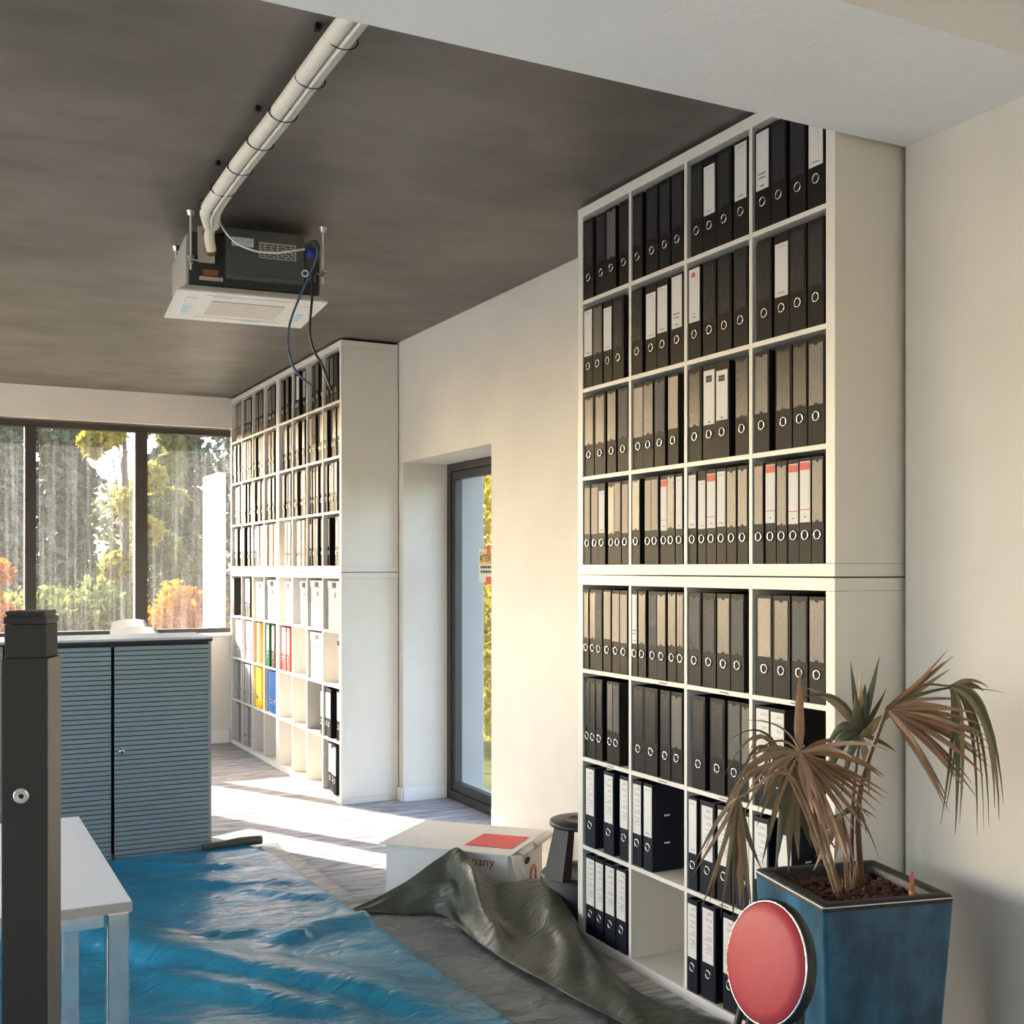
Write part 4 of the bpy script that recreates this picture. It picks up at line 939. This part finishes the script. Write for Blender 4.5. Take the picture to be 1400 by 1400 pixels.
# B : green upright tuft
hubB = pw(1176, 1004, .06)
LB = [(1170, 960, 1163, 905, .06, 'leaf_green', .9), (1174, 950, 1176, 920, .06, 'leaf_brown', 1.2), (1180, 965, 1183, 935, .05, 'leaf_green', 1.3), (1188, 960, 1202, 898, .05, 'leaf_green', 1.), (1168, 985, 1170, 948, .04, 'leaf_green', 1.5),
      (1183, 985, 1192, 935, .07, 'leaf_olive', 1.4), (1150, 955, 1100, 940, .08, 'leaf_olive', 1.1), (1150, 925, 1085, 960, .08, 'leaf_green', .7), (1150, 970, 1128, 1030, .1, 'leaf_green', 1.3), (1140, 985, 1125, 1085, .08, 'leaf_green', 1.2), (1155, 990, 1135, 1060, .1, 'leaf_green', 1.4),
      (1187, 1040, 1188, 1085, .05, 'leaf_olive', 1.1), (1200, 985, 1228, 968, .04, 'leaf_olive', 1.3), (1195, 980, 1212, 942, .05, 'leaf_green', .9), (1190, 1010, 1214, 972, .05, 'leaf_olive', 1.5), (1160, 1020, 1150, 1085, .08, 'leaf_green', 1.1), (1205, 1010, 1225, 1028, .05, 'leaf_green', .7)]
frond(base(.01, .01), pw(1166, 1100, .05), hubB, .0045, 'petiole', LB, .021)
# C : brown fan to the right
hubC = pw(1212, 970, -.06)
LC = fan(1212, 970, [(1290, 1100), (1282, 1080), (1272, 1060), (1262, 1035), (1298, 1110), (1306, 1065), (1335, 1090), (1345, 1060), (1355, 1050), (1352, 1015), (1350, 995), (1335, 975), (1295, 1092), (1278, 1070), (1318, 1078), (1328, 1070), (1350, 1038), (1354, 1026), (1348, 1006)], -.1, ['leaf_brown', 'leaf_brown', 'leaf_tan'], .22)
LC += [(1255, 935, 1296, 888, -.06, 'leaf_brown', 1.), (1262, 930, 1304, 896, -.05, 'leaf_olive', 1.), (1250, 945, 1290, 905, -.05, 'leaf_brown', 1.4), (1245, 950, 1298, 915, -.06, 'leaf_olive', 1.3), (1260, 945, 1345, 960, -.08, 'leaf_tan', .8), (1270, 940, 1325, 938, -.07, 'leaf_olive', .8), (1280, 925, 1378, 948, -.08, 'leaf_green', .4), (1250, 950, 1330, 975, -.08, 'leaf_tan', .8)]
frond(base(.03, -.01), pw(1175, 1090, -.02), hubC, .0062, 'petiole', LC, .0165)
# D : green leaves hanging on the right
hubD = pw(1300, 938, -.09)
LD = [(1312, 980, 1286, 1128, -.1, 'leaf_green', .8), (1316, 980, 1306, 1140, -.1, 'leaf_green', 1.), (1325, 960, 1312, 1125, -.1, 'leaf_olive', .9), (1338, 950, 1336, 1142, -.1, 'leaf_green', .7), (1345, 955, 1345, 1135, -.11, 'leaf_green', .7), (1352, 960, 1352, 1130, -.1, 'leaf_green', .8),
      (1360, 950, 1360, 1105, -.11, 'leaf_olive', 1.), (1366, 960, 1366, 1122, -.11, 'leaf_olive', 1.2), (1358, 935, 1372, 1100, -.12, 'leaf_green', .8), (1322, 965, 1292, 1110, -.1, 'leaf_green', .8), (1330, 930, 1345, 945, -.1, 'leaf_green', 1.1), (1328, 920, 1352, 940, -.1, 'leaf_olive', .8), (1345, 930, 1358, 1010, -.1, 'leaf_tan', .5), (1322, 940, 1326, 975, -.08, 'leaf_green', 1.1)]
frond(pw(1212, 970, -.06), pw(1260, 938, -.075), hubD, .003, 'petiole', LD, .018)
# G : short dry leaves at the base
hubG = pw(1150, 1115, .0)
LG = [(1140, 1130, 1115, 1172, .0, 'leaf_tan', 1.), (1135, 1140, 1112, 1190, .02, 'leaf_brown', 1.3), (1145, 1140, 1140, 1185, -.03, 'leaf_brown', 1.), (1155, 1145, 1158, 1190, -.02, 'leaf_tan', .9), (1130, 1125, 1120, 1150, .03, 'leaf_olive', 1.3), (1175, 1085, 1202, 1175, .05, 'leaf_green', .7), (1180, 1090, 1185, 1140, .04, 'leaf_green', .9), (1165, 1090, 1200, 1120, .03, 'leaf_green', .5), (1160, 1150, 1170, 1195, -.04, 'leaf_brown', .7)]
frond(base(-.01, -.005), pw(1155, 1160, .0), hubG, .005, 'petiole_tan', LG, .02)
k = m1('petiole_tan')
for i in range(9):
    a_ = rl.uniform(0, 6.3); r_ = rl.uniform(.005, .03); q = RP @ Vector((r_ * cos(a_) + .005, r_ * sin(a_), PZ - .05)); k.tube([q, q + Vector((rl.uniform(-.012, .012), rl.uniform(-.012, .012), rl.uniform(.05, .12)))], [.006, .002], 6)
k.build('stem_sheaths', palm)

# ================================================================== FOLDED STOOL LEANING ON THE POT
fs_ = thing('folding_stool', 'folded stool with round red vinyl seat leaning on the blue pot', 'stool', (0, 0, 0))
nrm = Vector((-1, .0, .0)); nrm = Matrix.Rotation(PR + radians(12), 3, 'Z') @ nrm
# seat disc: stands almost upright, parallel to the pot's left face
sc_ = onw(1051, 1316, 2.70)
tilt = radians(12)
zax = (nrm * cos(tilt) + Vector((0, 0, 1)) * sin(tilt)).normalized()      # seat normal, facing the room
xax = Vector((0, 0, 1)).cross(zax).normalized(); yax = zax.cross(xax)
SMx = Matrix(((xax.x, yax.x, zax.x, sc_.x), (xax.y, yax.y, zax.y, sc_.y), (xax.z, yax.z, zax.z, sc_.z), (0, 0, 0, 1)))
R_ = .142
m1('vinyl_red').lathe([(R_ - .006, 0), (R_ - .006, .010), (R_ - .010, .018), (R_ - .03, .024), (R_ - .08, .027), (.001, .028)], 44, M=SMx, caps=False).build('seat_pad', fs_)
m1('chrome').torus(R_ - .003, .0028, SMx @ Matrix.Translation((0, 0, .010)), 48, 6).build('chrome_rim', fs_)
m1('black_plastic').lathe([(.001, -.022), (R_ - .02, -.022), (R_ + .002, -.016), (R_ + .004, .004), (R_ - .004, .008)], 44, M=SMx, caps=False).build('seat_shell', fs_)
# folded legs run down from the shell to the floor
dn = -yax
def sp(x, y, z): return SMx @ Vector((x, y, z))
for sx in (-1, 1):
    for zz_, ext in ((-.030, 1.0), (-.048, .93)):
        top = sp(sx * (.085 if zz_ > -.04 else .065), .05, zz_); q = sp(sx * (.12 if zz_ > -.04 else .10), -.3, zz_); d = (q - top).normalized()
        bot = top + d * ((top.z - .012) / -d.z)
        o = m1('black_plastic').tube([top, bot], .0095, 10).build('leg', fs_)
        m1('stool_black').lathe([(.013, 0), (.013, .03)], 12, c=(bot.x, bot.y, 0.001)).build('rubber_foot', o)
a_, b_ = sp(-.118, -.25, -.030), sp(.118, -.25, -.030)
m1('black_plastic').tube([a_, b_], .007, 8).build('crossbar', fs_)

# ================================================================== GARDEN
def dirx(px): return tan(YAW + math.atan((px - 700) / F))
def cards(k, pts, size, rg, flat=False):
    for p in pts:
        s = size * rg.uniform(.6, 1.4); a = Vector((rg.gauss(0, 1), rg.gauss(0, 1), rg.gauss(0, 1))).normalized(); b = a.orthogonal().normalized(); b = Matrix.Rotation(rg.uniform(0, 6.3), 3, a) @ b; c = a.cross(b)
        k.add([p - b * s, p - c * s * .5, p + b * s, p + c * s * .5], [(0, 1, 2, 3)])
def conifer(px, Y, h, r, m, label, seed, n=7000):
    rg = random.Random(seed); x = dirx(px) * Y; t = thing('conifer', label, 'tree', (x, Y, -.4), 0, 'garden trees beyond the window')
    m1('bark').tube([(0, 0, 0), (0, 0, h * .5), (.05, 0, h * .97)], [.16, .1, .02], 8).build('trunk', t)
    k = m1(m); pts = []
    for i in range(n):
        z = rg.random() ** 1.15; R_ = r * (1 - z) ** .85 * (.75 + .25 * sin(z * 60 + 9 * noise.noise(Vector((z * 5, seed, 0))))); q = rg.uniform(0, 6.283); rr = R_ * sqrt(rg.random()) * (1 + .25 * sin(3 * q + seed))
        pts.append(Vector((rr * cos(q), rr * sin(q), .3 + z * (h - .3) - .18 * rr)))
    cards(k, pts, .10, rg); o = k.build('foliage', t); o['kind'] = 'stuff'
def broadleaf(px, Y, h, r, m, label, seed, n=6500, size=.12, z0=.25, name='autumn_tree', cat='tree', grp='garden trees beyond the window'):
    rg = random.Random(seed); x = dirx(px) * Y; t = thing(name, label, cat, (x, Y, -.4), 0, grp)
    k = m1('bark').tube([(0, 0, 0), (.05, 0, h * .45), (0, .05, h * .8)], [.035 * h / 3, .025 * h / 3, .008], 8)
    cl = []
    for i in range(16):
        q = rg.uniform(0, 6.283); z = rg.uniform(z0, 1); rr = r * .75 * sqrt(rg.random()) * (1 - .5 * max(0, z - .55)); c = Vector((rr * cos(q), rr * sin(q), z * h)); cl.append((c, r * rg.uniform(.28, .45)))
        k.tube([(0, 0, h * z * .6), c], [.012, .004], 5)
    k.build('trunk', t); k = m1(m); pts = []
    for i in range(n):
        c, R_ = rg.choice(cl); v = Vector((rg.gauss(0, 1), rg.gauss(0, 1), rg.gauss(0, .8))).normalized() * R_ * rg.random() ** .45
        p = c + v
        if p.z < .1: p.z = .1 + rg.random() * .2
        pts.append(p)
    cards(k, pts, size, rg); o = k.build('foliage', t); o['kind'] = 'stuff'
conifer(82, 21, 11, .85, 'needles', 'tall dark conifer outside behind the middle window pane', 1, 20000)
conifer(2, 19, 10, .8, 'needles_grey', 'grey green conifer outside behind the window post end', 2, 16000)
conifer(248, 24, 13, 1.05, 'needles', 'broad dark conifer outside behind the pane next to the bookcase', 3, 20000)
conifer(330, 30, 15, 1.6, 'needles_grey', 'distant conifer outside behind the white screen', 7, 16000)
broadleaf(168, 18, 6.2, .6, 'autumn_yellow', 'yellow autumn tree outside between the dark conifers', 11, 6500, .09, .1)
broadleaf(222, 20, 4.3, .55, 'autumn_green', 'pale green tree outside in front of the broad conifer', 12, 6000, .09, .15)
broadleaf(90, 16, 1.55, 1.1, 'autumn_green', 'low yellow green bush outside below the dark conifer', 13, 5000, .07, .3, 'garden_bush', 'bush', 'bushes in the garden')
broadleaf(262, 14, 1.75, .6, 'autumn_orange', 'orange leaved bush outside next to the white screen', 14, 4000, .05, .3, 'garden_bush', 'bush', 'bushes in the garden')
broadleaf(2, 15, 2.0, .45, 'autumn_orange', 'reddish bush outside below the grey green conifer', 16, 3000, .06, .3, 'garden_bush', 'bush', 'bushes in the garden')
broadleaf(150, 44, 4.2, 3.0, 'autumn_green', 'wide distant tree behind the yellow autumn tree', 15, 5000, .16, .05)
# garden seen through the glass door
for i, (x, y, h) in enumerate(((6.75, 13.2, 5.5), (5.3, 10.6, 3.2), (9.6, 18.5, 6.5))):
    rg = random.Random(30 + i); t = thing('autumn_tree', ['tall yellow tree seen through the glass door', 'small yellow tree outside near the glass door', 'far yellow tree beyond the glass door'][i], 'tree', (x, y, -.4), 0, 'garden trees beyond the door')
    m1('bark').tube([(0, 0, 0), (.05, 0, h * .8)], [.07, .02], 8).build('trunk', t)
    k = m1('autumn_yellow'); cards(k, [Vector((max(-1, min(1, rg.gauss(0, .5))), max(-1, min(1, rg.gauss(0, .5))), h * rg.uniform(.08, 1))) for _ in range(5000)], .055, rg); o = k.build('foliage', t); o['kind'] = 'stuff'
print('binders', nb)
